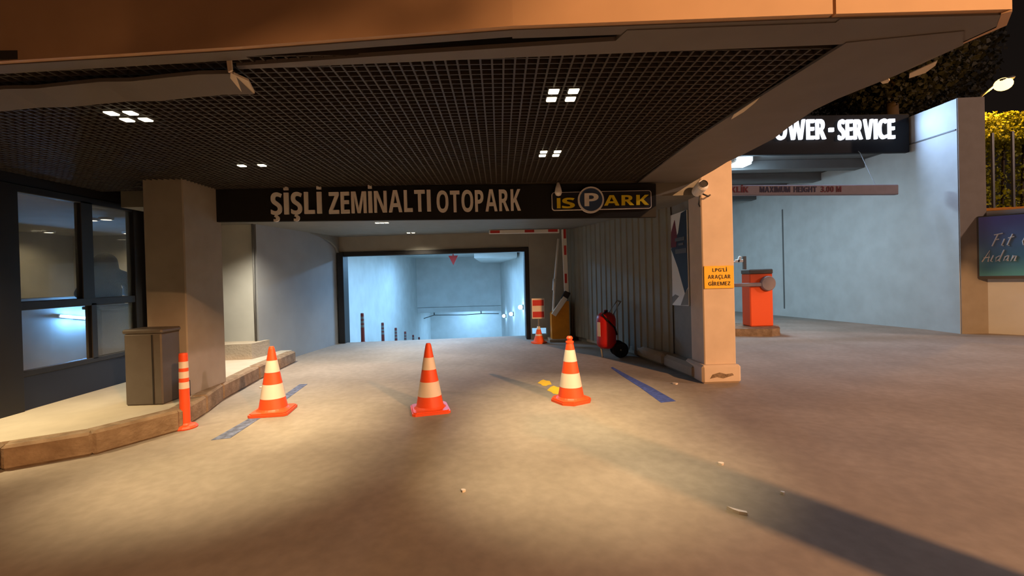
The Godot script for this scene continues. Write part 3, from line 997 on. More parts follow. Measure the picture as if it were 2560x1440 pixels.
# ---------------------------------------------------------------- glazed booth on the left
func booth() -> void:
	var t := shell("window_1", "dark framed glazing of the booth with four panes", Vector3.ZERO)
	var st := tool()
	slab(st, -4.93, -4.87, 0.19, 0.56, 3.4, 6.5, 0.004)
	obj("sill_panel", st, M.navy, t)
	for f in [[0.54, 0.60, 3.4, 6.5], [1.22, 1.31, 3.4, 6.5], [2.42, 2.5, 3.4, 6.5]]:
		st = tool()
		slab(st, -4.93, -4.85, f[0], f[1], f[2], f[3], 0.006)
		obj("rail", st, M.frame, t)
	for f in [[3.4, 4.78], [6.24, 6.5]]:
		st = tool()
		slab(st, -4.95, -4.84, 0.19, 2.5, f[0], f[1], 0.006)
		obj("jamb", st, M.frame, t)
	st = tool()
	slab(st, -4.93, -4.85, 1.3, 2.45, 5.48, 5.64, 0.006)
	obj("mullion", st, M.frame, t)
	st = tool()
	slab(st, -4.93, -4.85, 0.58, 1.25, 5.58, 5.66, 0.006)
	obj("mullion", st, M.frame, t)
	for f in [[1.31, 2.42, 4.78, 5.48], [1.31, 2.42, 5.64, 6.24], [0.6, 1.22, 4.78, 5.58], [0.6, 1.22, 5.66, 6.24]]:
		st = tool()
		slab(st, -4.90, -4.892, f[0], f[1], f[2], f[3])
		obj("pane", st, M.glass, t)
	# room behind the glass
	for q in [["floor", "pale floor inside the glazed booth", [-8.4, -4.94, 0.198, 0.21, 3.0, 9.4]], ["ceiling", "pale ceiling inside the glazed booth", [-8.4, -4.96, 2.44, 2.468, 3.0, 9.4]], ["wall_booth_back", "pale back wall inside the glazed booth", [-8.5, -8.4, 0.2, 2.5, 3.0, 9.4]], ["wall_booth_end", "pale end wall inside the glazed booth", [-8.4, -4.96, 0.21, 2.44, 9.3, 9.4]], ["wall_booth_front", "pale front wall inside the glazed booth", [-8.4, -4.96, 0.21, 2.44, 3.0, 3.1]]]:
		st = tool()
		slab(st, q[2][0], q[2][1], q[2][2], q[2][3], q[2][4], q[2][5])
		struct(q[0], q[1], st, M.room)
	# back board with a fluorescent strip
	st = tool()
	slab(st, -6.9, -6.8, 0.21, 1.3, 5.2, 8.3, 0.01)
	tag(obj("low_partition", st, M.room), "low partition inside the booth lit by a strip lamp", "partition")
	t = thing("strip_lamp", "short glowing strip lamp low inside the booth", "lamp")
	var a := P(-6.72, 1.0, 7.2)
	var b := P(-6.72, 0.92, 7.76)
	st = smooth()
	tube(st, [a, b], 0.014, 8)
	obj("tube", st, M.tube_glow, t)
	st = tool()
	box(st, (a + b) / 2 + Vector3(-0.04, 0.0, 0), Vector3(0.03, 0.05, 0.55), 0.005, Basis(Vector3.RIGHT, -0.17))
	obj("housing", st, M.white, t)
	area(t, (a + b) / 2 + Vector3(0.03, 0, 0), Vector3(-1, -0.2, 0), COLD, 0.01, 0.5, 0.04)
	omni(t, a.lerp(b, 0.3) + Vector3(0.06, 0, 0), Color(0.42, 0.70, 1.0), 0.5, 0.03)
	omni(t, a.lerp(b, 0.8) + Vector3(0.06, 0, 0), Color(0.42, 0.70, 1.0), 0.5, 0.03)
	# ceiling spots inside; the last is out of sight, brightening the end wall
	var spots := [[-7.9, 2.42, 8.3, "small ceiling spot deep inside the booth", 0.8], [-5.7, 2.42, 6.85, "larger of two ceiling spots inside the booth right pane", 0.12], [-5.95, 2.42, 6.9, "smaller of two ceiling spots inside the booth right pane", 0.12], [-6.9, 2.42, 8.75, "unseen ceiling spot brightening the booth end wall behind the person", 2.2]]
	for s in spots:
		t = thing("booth_spot", s[3], "light", P(s[0], s[1], s[2]), 0.0, "ceiling spots inside the booth")
		st = smooth(false)
		lathe(st, [Vector2(0.0, -0.012), Vector2(0.06, -0.012), Vector2(0.065, 0.0)], 16)
		obj("lens", st, M.down_glow, t)
		st = smooth(false)
		lathe(st, [Vector2(0.065, -0.015), Vector2(0.085, -0.015), Vector2(0.09, 0.02)], 16)
		obj("rim", st, M.white, t)
		spot(t, Vector3(0, -0.02, 0), Vector3.DOWN, WARM, s[4], 78.0, 0.05)
	# counter and the person behind it
	t = thing("counter", "dark counter inside the booth behind the right lower pane", "counter")
	st = tool()
	slab(st, -5.15, -4.97, 0.21, 1.16, 5.85, 6.42, 0.01)
	obj("counter_body", st, M.room_dark, t)
	st = tool()
	slab(st, -5.18, -4.965, 1.16, 1.2, 5.82, 6.42, 0.008)
	obj("counter_top", st, M.room_dark, t)
	guard()

# a standing figure meshed from capsules with surface nets
func guard() -> void:
	var t := thing("person", "person in a dark hooded coat seen from behind inside the booth", "person", P(-5.78, 0.21, 6.92))
	t.scale = Vector3.ONE * 1.1
	var H := [  # joint a, joint b, radius a, radius b; the figure faces -x... turned later
		[Vector3(0, 0.86, 0), Vector3(0, 1.05, 0.02), 0.15, 0.145], [Vector3(0, 1.05, 0.02), Vector3(0, 1.24, 0.07), 0.145, 0.135],
		[Vector3(-0.13, 1.25, 0.07), Vector3(0.13, 1.25, 0.07), 0.09, 0.09], [Vector3(0, 1.28, 0.09), Vector3(0, 1.36, 0.13), 0.075, 0.07],
		[Vector3(0, 1.39, 0.12), Vector3(0, 1.44, 0.13), 0.14, 0.135],
		[Vector3(-0.08, 0.86, 0), Vector3(-0.09, 0.47, 0.02), 0.095, 0.07], [Vector3(-0.09, 0.47, 0.02), Vector3(-0.09, 0.07, -0.02), 0.07, 0.05], [Vector3(-0.09, 0.05, -0.04), Vector3(-0.1, 0.04, 0.12), 0.045, 0.04],
		[Vector3(0.08, 0.86, 0), Vector3(0.09, 0.47, 0.02), 0.095, 0.07], [Vector3(0.09, 0.47, 0.02), Vector3(0.09, 0.07, -0.02), 0.07, 0.05], [Vector3(0.09, 0.05, -0.04), Vector3(0.1, 0.04, 0.12), 0.045, 0.04],
		[Vector3(-0.2, 1.24, 0.07), Vector3(-0.25, 1.03, 0.18), 0.065, 0.055], [Vector3(-0.25, 1.03, 0.18), Vector3(-0.14, 1.045, 0.38), 0.055, 0.042],
		[Vector3(0.2, 1.24, 0.07), Vector3(0.25, 1.03, 0.18), 0.065, 0.055], [Vector3(0.25, 1.03, 0.18), Vector3(0.14, 1.045, 0.38), 0.055, 0.042],
	]
	nets(t, "body", H, M.coat, 0.018, 0.05)
	var face := [[Vector3(0, 1.41, 0.19), Vector3(0, 1.45, 0.19), 0.082, 0.09], [Vector3(0, 1.42, 0.275), Vector3(0, 1.40, 0.292), 0.012, 0.014], [Vector3(0, 1.35, 0.24), Vector3(0, 1.345, 0.25), 0.03, 0.025]]
	nets(t, "face", face, M.skin, 0.008, 0.012)
	for s in [-1.0, 1.0]:
		var hnd := [[Vector3(s * 0.14, 1.045, 0.39), Vector3(s * 0.115, 1.03, 0.44), 0.028, 0.03]]
		for k in 4:
			var off := (k - 1.5) * 0.019
			var ln: float = [0.055, 0.065, 0.06, 0.045][k]
			var p0 := Vector3(s * (0.11 - off * 0.6), 1.03, 0.46 + off * 0.5)
			var p1 := p0 + Vector3(-s * 0.02, 0.005, ln * 0.5)
			hnd.append([p0, p1, 0.009, 0.0085])
			hnd.append([p1, p1 + Vector3(-s * 0.015, -0.02, ln * 0.4), 0.0085, 0.0075])
		hnd.append([Vector3(s * 0.1, 1.035, 0.42), Vector3(s * 0.07, 1.03, 0.46), 0.011, 0.009])
		nets(t, "hand", hnd, M.skin, 0.006, 0.008)
	t.rotation.y = -2.36

func nets(parent: Node, called: String, bones: Array, m: Material, cell: float, blend: float) -> void:
	var lo := Vector3.ONE * 1e9
	var hi := -lo
	for b in bones:
		for k in 2:
			var r: float = b[2 + k] + cell * 2
			lo = lo.min(b[k] - Vector3.ONE * r)
			hi = hi.max(b[k] + Vector3.ONE * r)
	var n := Vector3i((hi - lo) / cell) + Vector3i(2, 2, 2)
	var f := PackedFloat32Array()
	f.resize(n.x * n.y * n.z)
	f.fill(1.0)
	for b in bones:
		var r: float = maxf(b[2], b[3]) + blend + cell * 2
		var b0: Vector3 = (b[0].min(b[1]) - Vector3.ONE * r - lo) / cell
		var b1: Vector3 = (b[0].max(b[1]) + Vector3.ONE * r - lo) / cell
		var ab: Vector3 = b[1] - b[0]
		var l2 := maxf(ab.length_squared(), 1e-9)
		for z in range(maxi(0, int(b0.z)), mini(n.z, int(b1.z) + 1)):
			for y in range(maxi(0, int(b0.y)), mini(n.y, int(b1.y) + 1)):
				for x in range(maxi(0, int(b0.x)), mini(n.x, int(b1.x) + 1)):
					var p := lo + Vector3(x, y, z) * cell
					var s := clampf((p - b[0]).dot(ab) / l2, 0.0, 1.0)
					var dist: float = p.distance_to(b[0] + ab * s) - lerpf(b[2], b[3], s)
					var i := (z * n.y + y) * n.x + x
					var o := f[i]
					var h := clampf(0.5 + 0.5 * (o - dist) / blend, 0.0, 1.0)
					f[i] = lerpf(o, dist, h) - blend * h * (1.0 - h) if o < 0.9 else dist
	var id := {}
	var verts := PackedVector3Array()
	var ofs := [0, 1, n.x, n.x + 1, n.x * n.y, n.x * n.y + 1, n.x * n.y + n.x, n.x * n.y + n.x + 1]
	for z in n.z - 1:
		for y in n.y - 1:
			for x in n.x - 1:
				var i := (z * n.y + y) * n.x + x
				var neg := 0
				for o in ofs:
					if f[i + o] < 0.0: neg += 1
				if neg == 0 or neg == 8: continue
				var sum := Vector3.ZERO
				var cnt := 0
				for a in 8:
					for ax in [1, 2, 4]:
						if a & ax: continue
						var fa := f[i + ofs[a]]
						var fb := f[i + ofs[a | ax]]
						if (fa < 0.0) == (fb < 0.0): continue
						var s := fa / (fa - fb)
						var pa := Vector3(a & 1, (a >> 1) & 1, a >> 2)
						var pb := Vector3((a | ax) & 1, ((a | ax) >> 1) & 1, (a | ax) >> 2)
						sum += pa.lerp(pb, s)
						cnt += 1
				id[i] = verts.size()
				verts.append(lo + (Vector3(x, y, z) + sum / cnt) * cell)
	var st := SurfaceTool.new()
	st.begin(Mesh.PRIMITIVE_TRIANGLES)
	st.set_smooth_group(0)
	var step := [1, n.x, n.x * n.y]
	for i in id:
		for ax in 3:
			var u: int = step[(ax + 1) % 3]
			var v: int = step[(ax + 2) % 3]
			var j: int = i + step[ax]
			if j >= f.size() or (f[i] < 0.0) == (f[j] < 0.0): continue
			if not (id.has(i - u) and id.has(i - v) and id.has(i - u - v)): continue
			var q := [verts[id[i]], verts[id[i - u]], verts[id[i - u - v]], verts[id[i - v]]]
			var nn := Vector3.ZERO
			nn[ax] = 1.0 if f[i] < 0.0 else -1.0
			quad(st, q[0], q[1], q[2], q[3], nn)
	st.index()
	st.generate_normals()
	mesh_node(called, st.commit(), m, parent)

# ---------------------------------------------------------------- name boards and notices
func signs() -> void:
	var t := thing("name_board", "long black board with grey Turkish car park lettering", "sign", P(0, 0, 5.8))
	var st := tool()
	box(st, P(-0.79, 2.385, 0.03), Vector3(5.60, 0.43, 0.06), 0.006, Basis(Vector3(0, 0, 1), -0.012))
	obj("board", st, M.board, t)
	var B := Basis(Vector3(0, 0, 1), 0.0035)
	lettering("ŞİŞLİ", M.letter_grey, t, P(-2.81, 2.275, -0.005), B, 0.268, 0.62, 0.025)
	lettering("ZEMİNALTI", M.letter_grey, t, P(-2.10, 2.27, -0.005), B, 0.268, 1.26, 0.025)
	lettering("OTOPARK", M.letter_grey, t, P(-0.765, 2.255, -0.005), B, 0.268, 1.05, 0.025)
	# logo plate
	t = thing("logo_plate", "navy logo plate with yellow letters and a round blue badge", "sign", P(0, 0, 5.76))
	var R := Basis(Vector3(0, 0, 1), -0.005)
	var rr := func(x0: float, x1: float, y0: float, y1: float, r: float) -> Array:
		var p := []
		for c in [[x1 - r, y1 - r, 0], [x0 + r, y1 - r, 1], [x0 + r, y0 + r, 2], [x1 - r, y0 + r, 3]]:
			for k in 5: p.append(Vector2(c[0] + r * cos(PI / 2 * (c[2] + k / 4.0)), c[1] + r * sin(PI / 2 * (c[2] + k / 4.0))))
		return p
	st = tool()
	plate(st, rr.call(0.675, 1.935, 2.245, 2.475, 0.035), P(0, 0, 0.03), Vector3.RIGHT, Vector3.UP, 0.03)
	obj("rim", st, M.letter_grey, t)
	st = tool()
	plate(st, rr.call(0.683, 1.927, 2.253, 2.467, 0.03), P(0, 0, 0.004), Vector3.RIGHT, Vector3.UP, 0.008)
	obj("field", st, M.logo_navy, t)
	lettering("I", M.logo_yellow, t, P(0.735, 2.272, -0.005), R, 0.125, 0.045, 0.02)
	lettering("S", M.logo_yellow, t, P(0.80, 2.272, -0.005), R, 0.125, 0.16, 0.02)
	lettering("ARK", M.logo_yellow, t, P(1.33, 2.292, -0.005), R, 0.125, 0.565, 0.02)
	var circ := func(r: float) -> Array:
		var p := []
		for k in 32: p.append(Vector2(r * cos(TAU * k / 32), r * sin(TAU * k / 32)))
		return p
	var cc := P(1.165, 2.368, 0)
	st = tool()
	plate(st, circ.call(0.165), cc + P(0, 0, 0.02), Vector3.RIGHT, Vector3.UP, 0.04)
	obj("badge_ring", st, M.letter_grey, t)
	st = tool()
	plate(st, circ.call(0.142), cc + P(0, 0, -0.015), Vector3.RIGHT, Vector3.UP, 0.012)
	obj("badge_disc", st, M.logo_blue, t)
	lettering("P", M.letter_grey, t, cc + P(-0.085, -0.08, -0.028), R, 0.16, 0.175, 0.012)
	st = smooth()   # pointed cone that stands for the dot
	lathe(st, [Vector2(0.0, -0.055), Vector2(0.03, -0.045), Vector2(0.047, -0.01), Vector2(0.036, 0.05), Vector2(0.014, 0.115), Vector2(0.0, 0.12)], 18, Transform3D(Basis(Vector3.RIGHT, 0.0), P(0.757, 2.475, -0.02)))
	obj("cone_mark", st, M.letter_grey, t)
	# yellow notice on the pillar
	t = thing("notice_plate", "yellow notice plate with black letters on the orange-lit pillar", "sign", P(0, 0, 5.842))
	st = tool()
	box(st, P(2.812, 1.355, 0.0), Vector3(0.385, 0.29, 0.016), 0.003)
	obj("plate", st, M.yellow, t)
	var I := Basis.IDENTITY
	lettering("LPG'Lİ", M.ink, t, P(2.725, 1.425, -0.007), I, 0.044, 0.19, 0.003)
	lettering("ARAÇLAR", M.ink, t, P(2.665, 1.336, -0.007), I, 0.048, 0.295, 0.003)
	lettering("GİREMEZ", M.ink, t, P(2.67, 1.248, -0.007), I, 0.048, 0.285, 0.003)
	# poster on the wall panel (plane x = 2.62, facing the lane)
	t = thing("poster", "white poster with dark blue shapes on the grey panel", "poster", P(2.615, 0, 0))
	var u := P(0, 0, -1)
	st = tool()
	plate(st, [Vector2(-6.93, 0.93), Vector2(-6.3, 0.96), Vector2(-6.3, 2.29), Vector2(-6.93, 2.29)], Vector3.ZERO, P(0, 0, 1) * -1.0, Vector3.UP, 0.012)
	obj("sheet", st, M.white, t)
	var shp := [["blue_shape", M.navy, [[6.9, 1.78], [6.62, 2.0], [6.5, 2.27], [6.31, 2.29], [6.31, 1.22], [6.42, 1.13], [6.66, 1.5]]], ["red_shape", M.ink_red, [[6.9, 1.8], [6.88, 2.03], [6.74, 2.2], [6.66, 1.95], [6.7, 1.8]]], ["grey_shape", M.panel_grey, [[6.92, 0.94], [6.92, 1.05], [6.78, 1.1], [6.64, 1.08]]], ["grey_shape", M.panel_grey, [[6.58, 0.95], [6.42, 1.13], [6.31, 1.2], [6.31, 0.97]]]]
	for s in shp:
		var pts := []
		for q in s[2]: pts.append(Vector2(-q[0], q[1]))
		st = tool()
		plate(st, pts, Vector3(-0.012, 0, 0), u, Vector3.UP, 0.005 if s[0] == "red_shape" else 0.003)
		obj(s[0], st, s[1], t)
	for s in [[1.70, 1.765, 6.32, 6.72], [1.815, 1.845, 6.42, 6.6], [1.88, 1.93, 6.38, 6.72]]:
		st = tool()
		slab(st, -0.022, -0.014, s[0], s[1], s[2], s[3])
		obj("print_band", st, M.bin, t)
	# security camera on the pillar
	t = thing("security_camera", "dull security camera fixed at the top of the orange-lit pillar", "camera", P(2.59, 2.45, 5.78))
	t.scale = Vector3.ONE * 1.3
	st = smooth(false)
	lathe(st, [Vector2(0.0, 0.0), Vector2(0.05, 0.0), Vector2(0.055, 0.02), Vector2(0.055, 0.14), Vector2(0.045, 0.16), Vector2(0.0, 0.16)], 18, Transform3D(Basis(Vector3.RIGHT, 1.25), Vector3(-0.03, 0.0, -0.05)))
	var hs := obj("housing", st, M.letter_grey, t)
	st = smooth(false)
	lathe(st, [Vector2(0.0, 0.0), Vector2(0.032, 0.0), Vector2(0.036, 0.008)], 16, Transform3D(Basis(Vector3.RIGHT, 1.25), Vector3(-0.03, 0.052, 0.115)))
	obj("lens", st, M.black, hs)
	st = smooth()
	tube(st, [Vector3(0.02, 0.1, -0.06), Vector3(0.0, 0.06, -0.01), Vector3(-0.02, 0.03, 0.02)], 0.016, 8)
	tube(st, [Vector3(0.0, -0.03, 0.02), Vector3(0.06, -0.05, 0.0), Vector3(0.10, -0.03, -0.045)], 0.008, 6)
	tube(st, [Vector3(-0.02, -0.03, 0.0), Vector3(-0.02, -0.12, -0.03), Vector3(0.0, -0.14, -0.055)], 0.008, 6)
	obj("bracket", st, M.frame, t)

# ---------------------------------------------------------------- downlights
func lamps_ceiling() -> void:
	var rows := [
		[-2.49, 3.20, 2.60, 2, 2, 0.125, "front left cluster of four square downlights in the grid"], [0.43, 2.95, 2.60, 2, 2, 0.125, "front right cluster of four square downlights in the grid"],
		[-2.41, 4.60, 2.60, 2, 1, 0.195, "pair of downlights in the grid ahead of the left pillar"], [0.505, 4.37, 2.60, 2, 2, 0.13, "rear right cluster of four downlights nearest the logo plate"],
		[-2.01, 8.0, 2.415, 3, 1, 0.08, "downlights behind the name board, nearer pair left"], [-1.88, 9.9, 2.415, 2, 1, 0.10, "downlights behind the name board, farther pair right"],
		[-3.75, 6.95, 2.415, 2, 1, 0.10, "unseen downlights lighting the pale panel behind the left pillar"],  # hidden by the name board, placed to light the recess
		[-4.6, 3.75, 2.60, 2, 2, 0.13, "out-of-view cluster of four downlights lighting the left pavement"]]  # outside the left edge, placed to light the pavement
	for r in rows:
		var t := thing("downlight", r[6], "light", P(r[0], r[2], r[1]), 0.0, "square downlights in the entrance ceilings")
		for i in r[3]:
			for j in r[4]:
				var c := Vector3((i - (r[3] - 1) / 2.0) * r[5], 0, (j - (r[4] - 1) / 2.0) * 0.13)
				var st := tool()
				box(st, c + Vector3(0, 0.012, 0), Vector3(0.078, 0.03, 0.078), 0.004)
				obj("lamp_trim", st, M.grid, t)
				st = tool()
				box(st, c + Vector3(0, -0.006, 0), Vector3(0.064, 0.012, 0.064), 0.004)
				obj("lamp_face", st, M.down_glow, t)
		var inner: bool = r[2] < 2.5
		var e := E_DOWN * ((0.9 if r[0] < -3.0 else 0.42) if inner else 1.0)
		spot(t, Vector3(0, -0.03, 0), Vector3(0.08, -1, -0.1 if inner else -0.25), Color(1.0, 0.95, 0.86) if inner else WARM, e, 66.0 if inner else 33.0, 0.08)

# ---------------------------------------------------------------- cones
func cone(called: String, label: String, at: Vector3, turn: float, h: float, ring: bool, octo: bool) -> void:
	var t := thing(called, label, "traffic cone", at, turn)
	var k := h / 0.74
	var st := tool()
	var pts := []
	var e := 0.2
	var cut := 0.09 if octo else 0.03
	for c in [[1, 1], [-1, 1], [-1, -1], [1, -1]]:
		var a := Vector2(c[0] * e, c[1] * (e - cut))
		var b := Vector2(c[0] * (e - cut), c[1] * e)
		if c[0] * c[1] > 0: pts.append_array([a, b])
		else: pts.append_array([b, a])
	prism(st, pts, 0.0, 0.026)
	var up := []
	for p in pts: up.append(p * 0.93)
	prism(st, up, 0.026, 0.038)
	obj("base", st, M.orange, t)
	var R := func(y: float) -> float: return lerpf(0.146, 0.034, (y - 0.06) / 0.64)
	var ys := [0.06, 0.17, 0.325, 0.455, 0.585, 0.66]
	st = smooth(false)
	lathe(st, [Vector2(0.175, 0.037), Vector2(0.16, 0.045), Vector2(R.call(0.06), 0.06)], 28)
	obj("skirt", st, M.orange, t)
	for j in 5:
		st = smooth()
		lathe(st, [Vector2(R.call(ys[j]) + (0.0015 if j % 2 else 0.0), ys[j]), Vector2(R.call(ys[j + 1]) + (0.0015 if j % 2 else 0.0), ys[j + 1])], 28)
		obj("reflective_band" if j % 2 else "cone_body", st, M.band if j % 2 else M.orange, t)
	st = smooth(false)
	if ring:
		lathe(st, [Vector2(R.call(0.66), 0.66), Vector2(0.046, 0.662), Vector2(0.046, 0.68), Vector2(0.03, 0.684), Vector2(0.03, 0.705), Vector2(0.036, 0.708), Vector2(0.036, 0.72), Vector2(0.024, 0.738), Vector2(0.0, 0.74)], 24)
	else:
		lathe(st, [Vector2(R.call(0.66), 0.66), Vector2(0.031, 0.715), Vector2(0.022, 0.738), Vector2(0.0, 0.74)], 24)
	obj("tip", st, M.orange, t)
	for ch in t.get_children(): ch.scale = Vector3(1, k, 1)

func cones() -> void:
	cone("traffic_cone", "orange and white traffic cone at the left, standing on the blue line", P(-2.545, 0.0032, 5.15), 0.12, 0.73, false, false)
	cone("traffic_cone", "orange and white traffic cone in the middle of the entrance", P(-0.80, 0, 5.03), 0.25, 0.735, false, false)
	cone("traffic_cone", "orange and white traffic cone at the right with a ringed tip", P(0.775, 0, 5.22), 0.5, 0.74, true, true)
	post("flexible_post", "orange flexible post with white bands beside the left kerb", P(-3.2, 0, 4.70), M.orange)

# ---------------------------------------------------------------- barriers and the things by them
func barriers() -> void:
	# yellow barrier cabinet by the ramp, jointed arm folded up
	var t := thing("parking_barrier", "yellow barrier cabinet by the ramp mouth with its white jointed arm raised", "barrier", P(1.27, 0, 9.95))
	var st := tool()
	box(st, Vector3(0, 0.03, 0), Vector3(0.5, 0.06, 0.42), 0.01)
	obj("footing", st, M.concrete, t)
	st = tool()
	plate(st, [Vector2(-0.19, 0.06), Vector2(0.19, 0.06), Vector2(0.19, 0.86), Vector2(0.1, 0.86), Vector2(-0.19, 0.6)], Vector3(0, 0, -0.16), Vector3.RIGHT, Vector3.UP, 0.32)
	obj("cabinet", st, M.yellow_box, t)
	st = tool()
	box(st, Vector3(-0.02, 0.76, 0.19), Vector3(0.11, 0.45, 0.05), 0.008, Basis(Vector3(0, 0, 1), -0.62))
	obj("arm_bracket", st, M.white, t)
	st = tool()
	box(st, Vector3(0.13, 1.68, 0.17), Vector3(0.10, 1.44, 0.05), 0.01, Basis(Vector3(0, 0, 1), 0.02))
	var upright := obj("arm_upright", st, M.white, t)
	st = tool()
	box(st, Vector3(0.12, 0.98, 0.17), Vector3(0.14, 0.2, 0.07), 0.015, Basis(Vector3(0, 0, 1), -0.5))
	obj("joint_cover", st, M.frame, t)
	st = tool()
	box(st, Vector3(-0.73, 2.37, 0.17), Vector3(1.5, 0.085, 0.05), 0.01, Basis(Vector3(0, 0, 1), -0.01))
	var across := obj("arm_across", st, M.white, t)
	for x in [-1.35, -0.62, -0.12]:
		st = tool()
		box(st, Vector3(x, 2.375, 0.198), Vector3(0.2, 0.055, 0.006), 0.0, Basis(Vector3(0, 0, 1), -0.01))
		obj("red_mark", st, M.red_mark, across)
	for y in [1.35, 1.95, 2.3]:
		st = tool()
		box(st, Vector3(0.13, y, 0.198), Vector3(0.05, 0.2, 0.006))
		obj("red_mark", st, M.red_mark, upright)
	st = smooth()
	tube(st, [Vector3(-0.15, 0.66, 0.14), Vector3(-0.1, 1.3, 0.14), Vector3(0.0, 2.2, 0.14)], 0.025, 8)
	tube(st, [Vector3(-0.125, 1.1, 0.14), Vector3(-0.1, 1.35, 0.14)], 0.036, 8)
	obj("tie_rod", st, M.white, t)
	# red and white plate standing on a little cone
	t = thing("plate_on_cone", "red and white plate standing on a small worn cone", "sign stand", P(0.79, 0, 9.72))
	st = smooth(false)
	lathe(st, [Vector2(0.0, 0.0), Vector2(0.17, 0.0), Vector2(0.17, 0.025), Vector2(0.12, 0.035), Vector2(0.075, 0.16)], 20)
	obj("cone_foot", st, M.orange_dull, t)
	st = smooth()
	lathe(st, [Vector2(0.1, 0.06), Vector2(0.068, 0.19)], 20)
	obj("reflective_band", st, M.band, t)
	st = smooth()
	lathe(st, [Vector2(0.068, 0.19), Vector2(0.045, 0.29)], 20)
	obj("cone_body", st, M.orange_dull, t)
	st = smooth()
	lathe(st, [Vector2(0.045, 0.29), Vector2(0.03, 0.35), Vector2(0.0, 0.355)], 20)
	obj("tip", st, M.band, t)
	st = tool()
	box(st, Vector3(0, 0.43, 0), Vector3(0.03, 0.2, 0.03), 0.004)
	obj("stem", st, M.grey_paint, t)
	st = tool()
	box(st, Vector3(0, 0.73, 0.02), Vector3(0.27, 0.43, 0.02), 0.004)
	var pl := obj("plate", st, M.band, t)
	for y in [0.85, 0.605]:
		st = tool()
		box(st, Vector3(0, y, 0.032), Vector3(0.235, 0.12, 0.004))
		obj("red_panel", st, M.red_mark, pl)
	# red wheeled extinguisher
	t = thing("wheeled_extinguisher", "red wheeled fire extinguisher leaning by the corrugated wall", "fire extinguisher", P(1.80, 0, 7.85))
	t.scale = Vector3.ONE * 0.93
	st = smooth()
	lathe(st, [Vector2(0.0, 0.16), Vector2(0.11, 0.17), Vector2(0.17, 0.22), Vector2(0.178, 0.28), Vector2(0.178, 0.70), Vector2(0.16, 0.77), Vector2(0.10, 0.82), Vector2(0.04, 0.83), Vector2(0.035, 0.87), Vector2(0.0, 0.875)], 28)
	var cyl := obj("cylinder", st, M.red, t)
	st = smooth()
	tube(st, [Vector3(0.02, 0.86, 0.03), Vector3(-0.10, 0.80, 0.14), Vector3(-0.02, 0.70, 0.19), Vector3(0.12, 0.56, 0.155), Vector3(0.185, 0.42, 0.05)], 0.017, 8)
	obj("hose", st, M.rubber, t)
	st = tool()
	plate(st, [Vector2(-0.04, 0.4), Vector2(0.03, 0.4), Vector2(0.03, 0.66), Vector2(-0.04, 0.66)], Vector3(-0.155, 0, 0.115), Vector3(0.6, 0, 0.8), Vector3.UP, 0.006)
	obj("label_sheet", st, M.band, cyl)
	st = smooth()
	tube(st, [Vector3(0.06, 0.3, -0.16), Vector3(0.10, 0.8, -0.18), Vector3(0.27, 1.03, -0.2)], 0.014, 8)
	tube(st, [Vector3(0.15, 0.3, -0.16), Vector3(0.19, 0.78, -0.18), Vector3(0.33, 1.0, -0.2)], 0.014, 8)
	tube(st, [Vector3(0.26, 1.03, -0.2), Vector3(0.34, 1.0, -0.2)], 0.014, 8)
	obj("handle", st, M.steel, t)
	st = tool()
	box(st, Vector3(-0.1, 0.09, 0.02), Vector3(0.03, 0.19, 0.03), 0.004, Basis(Vector3(0, 0, 1), 0.15))
	obj("leg", st, M.steel, t)
	for z in [0.1, -0.12]:
		st = smooth(false)
		lathe(st, [Vector2(0.0, -0.035), Vector2(0.05, -0.035), Vector2(0.12, -0.04), Vector2(0.145, -0.02), Vector2(0.145, 0.02), Vector2(0.12, 0.04), Vector2(0.05, 0.035), Vector2(0.0, 0.035)], 24, Transform3D(Basis(Vector3.RIGHT, PI / 2) , Vector3(0.23, 0.145, z)))
		obj("wheel", st, M.rubber, t)
	st = smooth()
	tube(st, [Vector3(0.23, 0.145, -0.16), Vector3(0.23, 0.145, 0.14)], 0.015, 8)
	tube(st, [Vector3(0.1, 0.25, 0.0), Vector3(0.23, 0.145, 0.0)], 0.02, 8)
	obj("axle", st, M.steel, t)
	# orange barrier in the side lane on its island
	var isl := tool()
	prism(isl, [Vector2(4.7, 9.95), Vector2(5.15, 9.80), Vector2(5.75, 9.62), Vector2(6.0, 9.75), Vector2(6.3, 10.3), Vector2(6.25, 10.7), Vector2(4.7, 11.1)], -0.05, 0.16)
	tag(obj("traffic_island", isl, M.kerb), "low concrete island under the orange barrier in the side lane", "kerb island")
	t = thing("lane_barrier", "orange barrier cabinet with a round white arm hub in the side lane", "barrier", P(5.83, 0.16, 10.3))
	st = tool()
	box(st, Vector3(0, 0.59, 0), Vector3(0.52, 1.18, 0.36), 0.02)
	obj("cabinet", st, M.orange_dull, t)
	st = tool()
	box(st, Vector3(0, 1.225, 0), Vector3(0.54, 0.11, 0.38), 0.02)
	obj("hood", st, M.bin, t)
	st = smooth(false)
	lathe(st, [Vector2(0.0, 0.0), Vector2(0.15, 0.0), Vector2(0.165, 0.015), Vector2(0.165, 0.07), Vector2(0.15, 0.09), Vector2(0.0, 0.09)], 24, Transform3D(Basis(Vector3.RIGHT, PI / 2), Vector3(0.12, 0.96, 0.18)))
	obj("hub", st, M.bar, t)
	st = tool()
	box(st, Vector3(-1.2, 0.94, 0.23), Vector3(2.6, 0.085, 0.05), 0.015)
	obj("arm", st, M.bar, t)
	t = thing("receiver_post", "grey post with a white fork behind the orange lane barrier", "post", P(5.93, -0.03, 11.0))
	st = tool()
	box(st, Vector3(0, 0.9, 0), Vector3(0.07, 1.8, 0.07), 0.008)
	obj("shaft", st, M.grey_paint, t)
	st = tool()
	box(st, Vector3(-0.13, 1.68, 0.0), Vector3(0.2, 0.07, 0.05), 0.01)
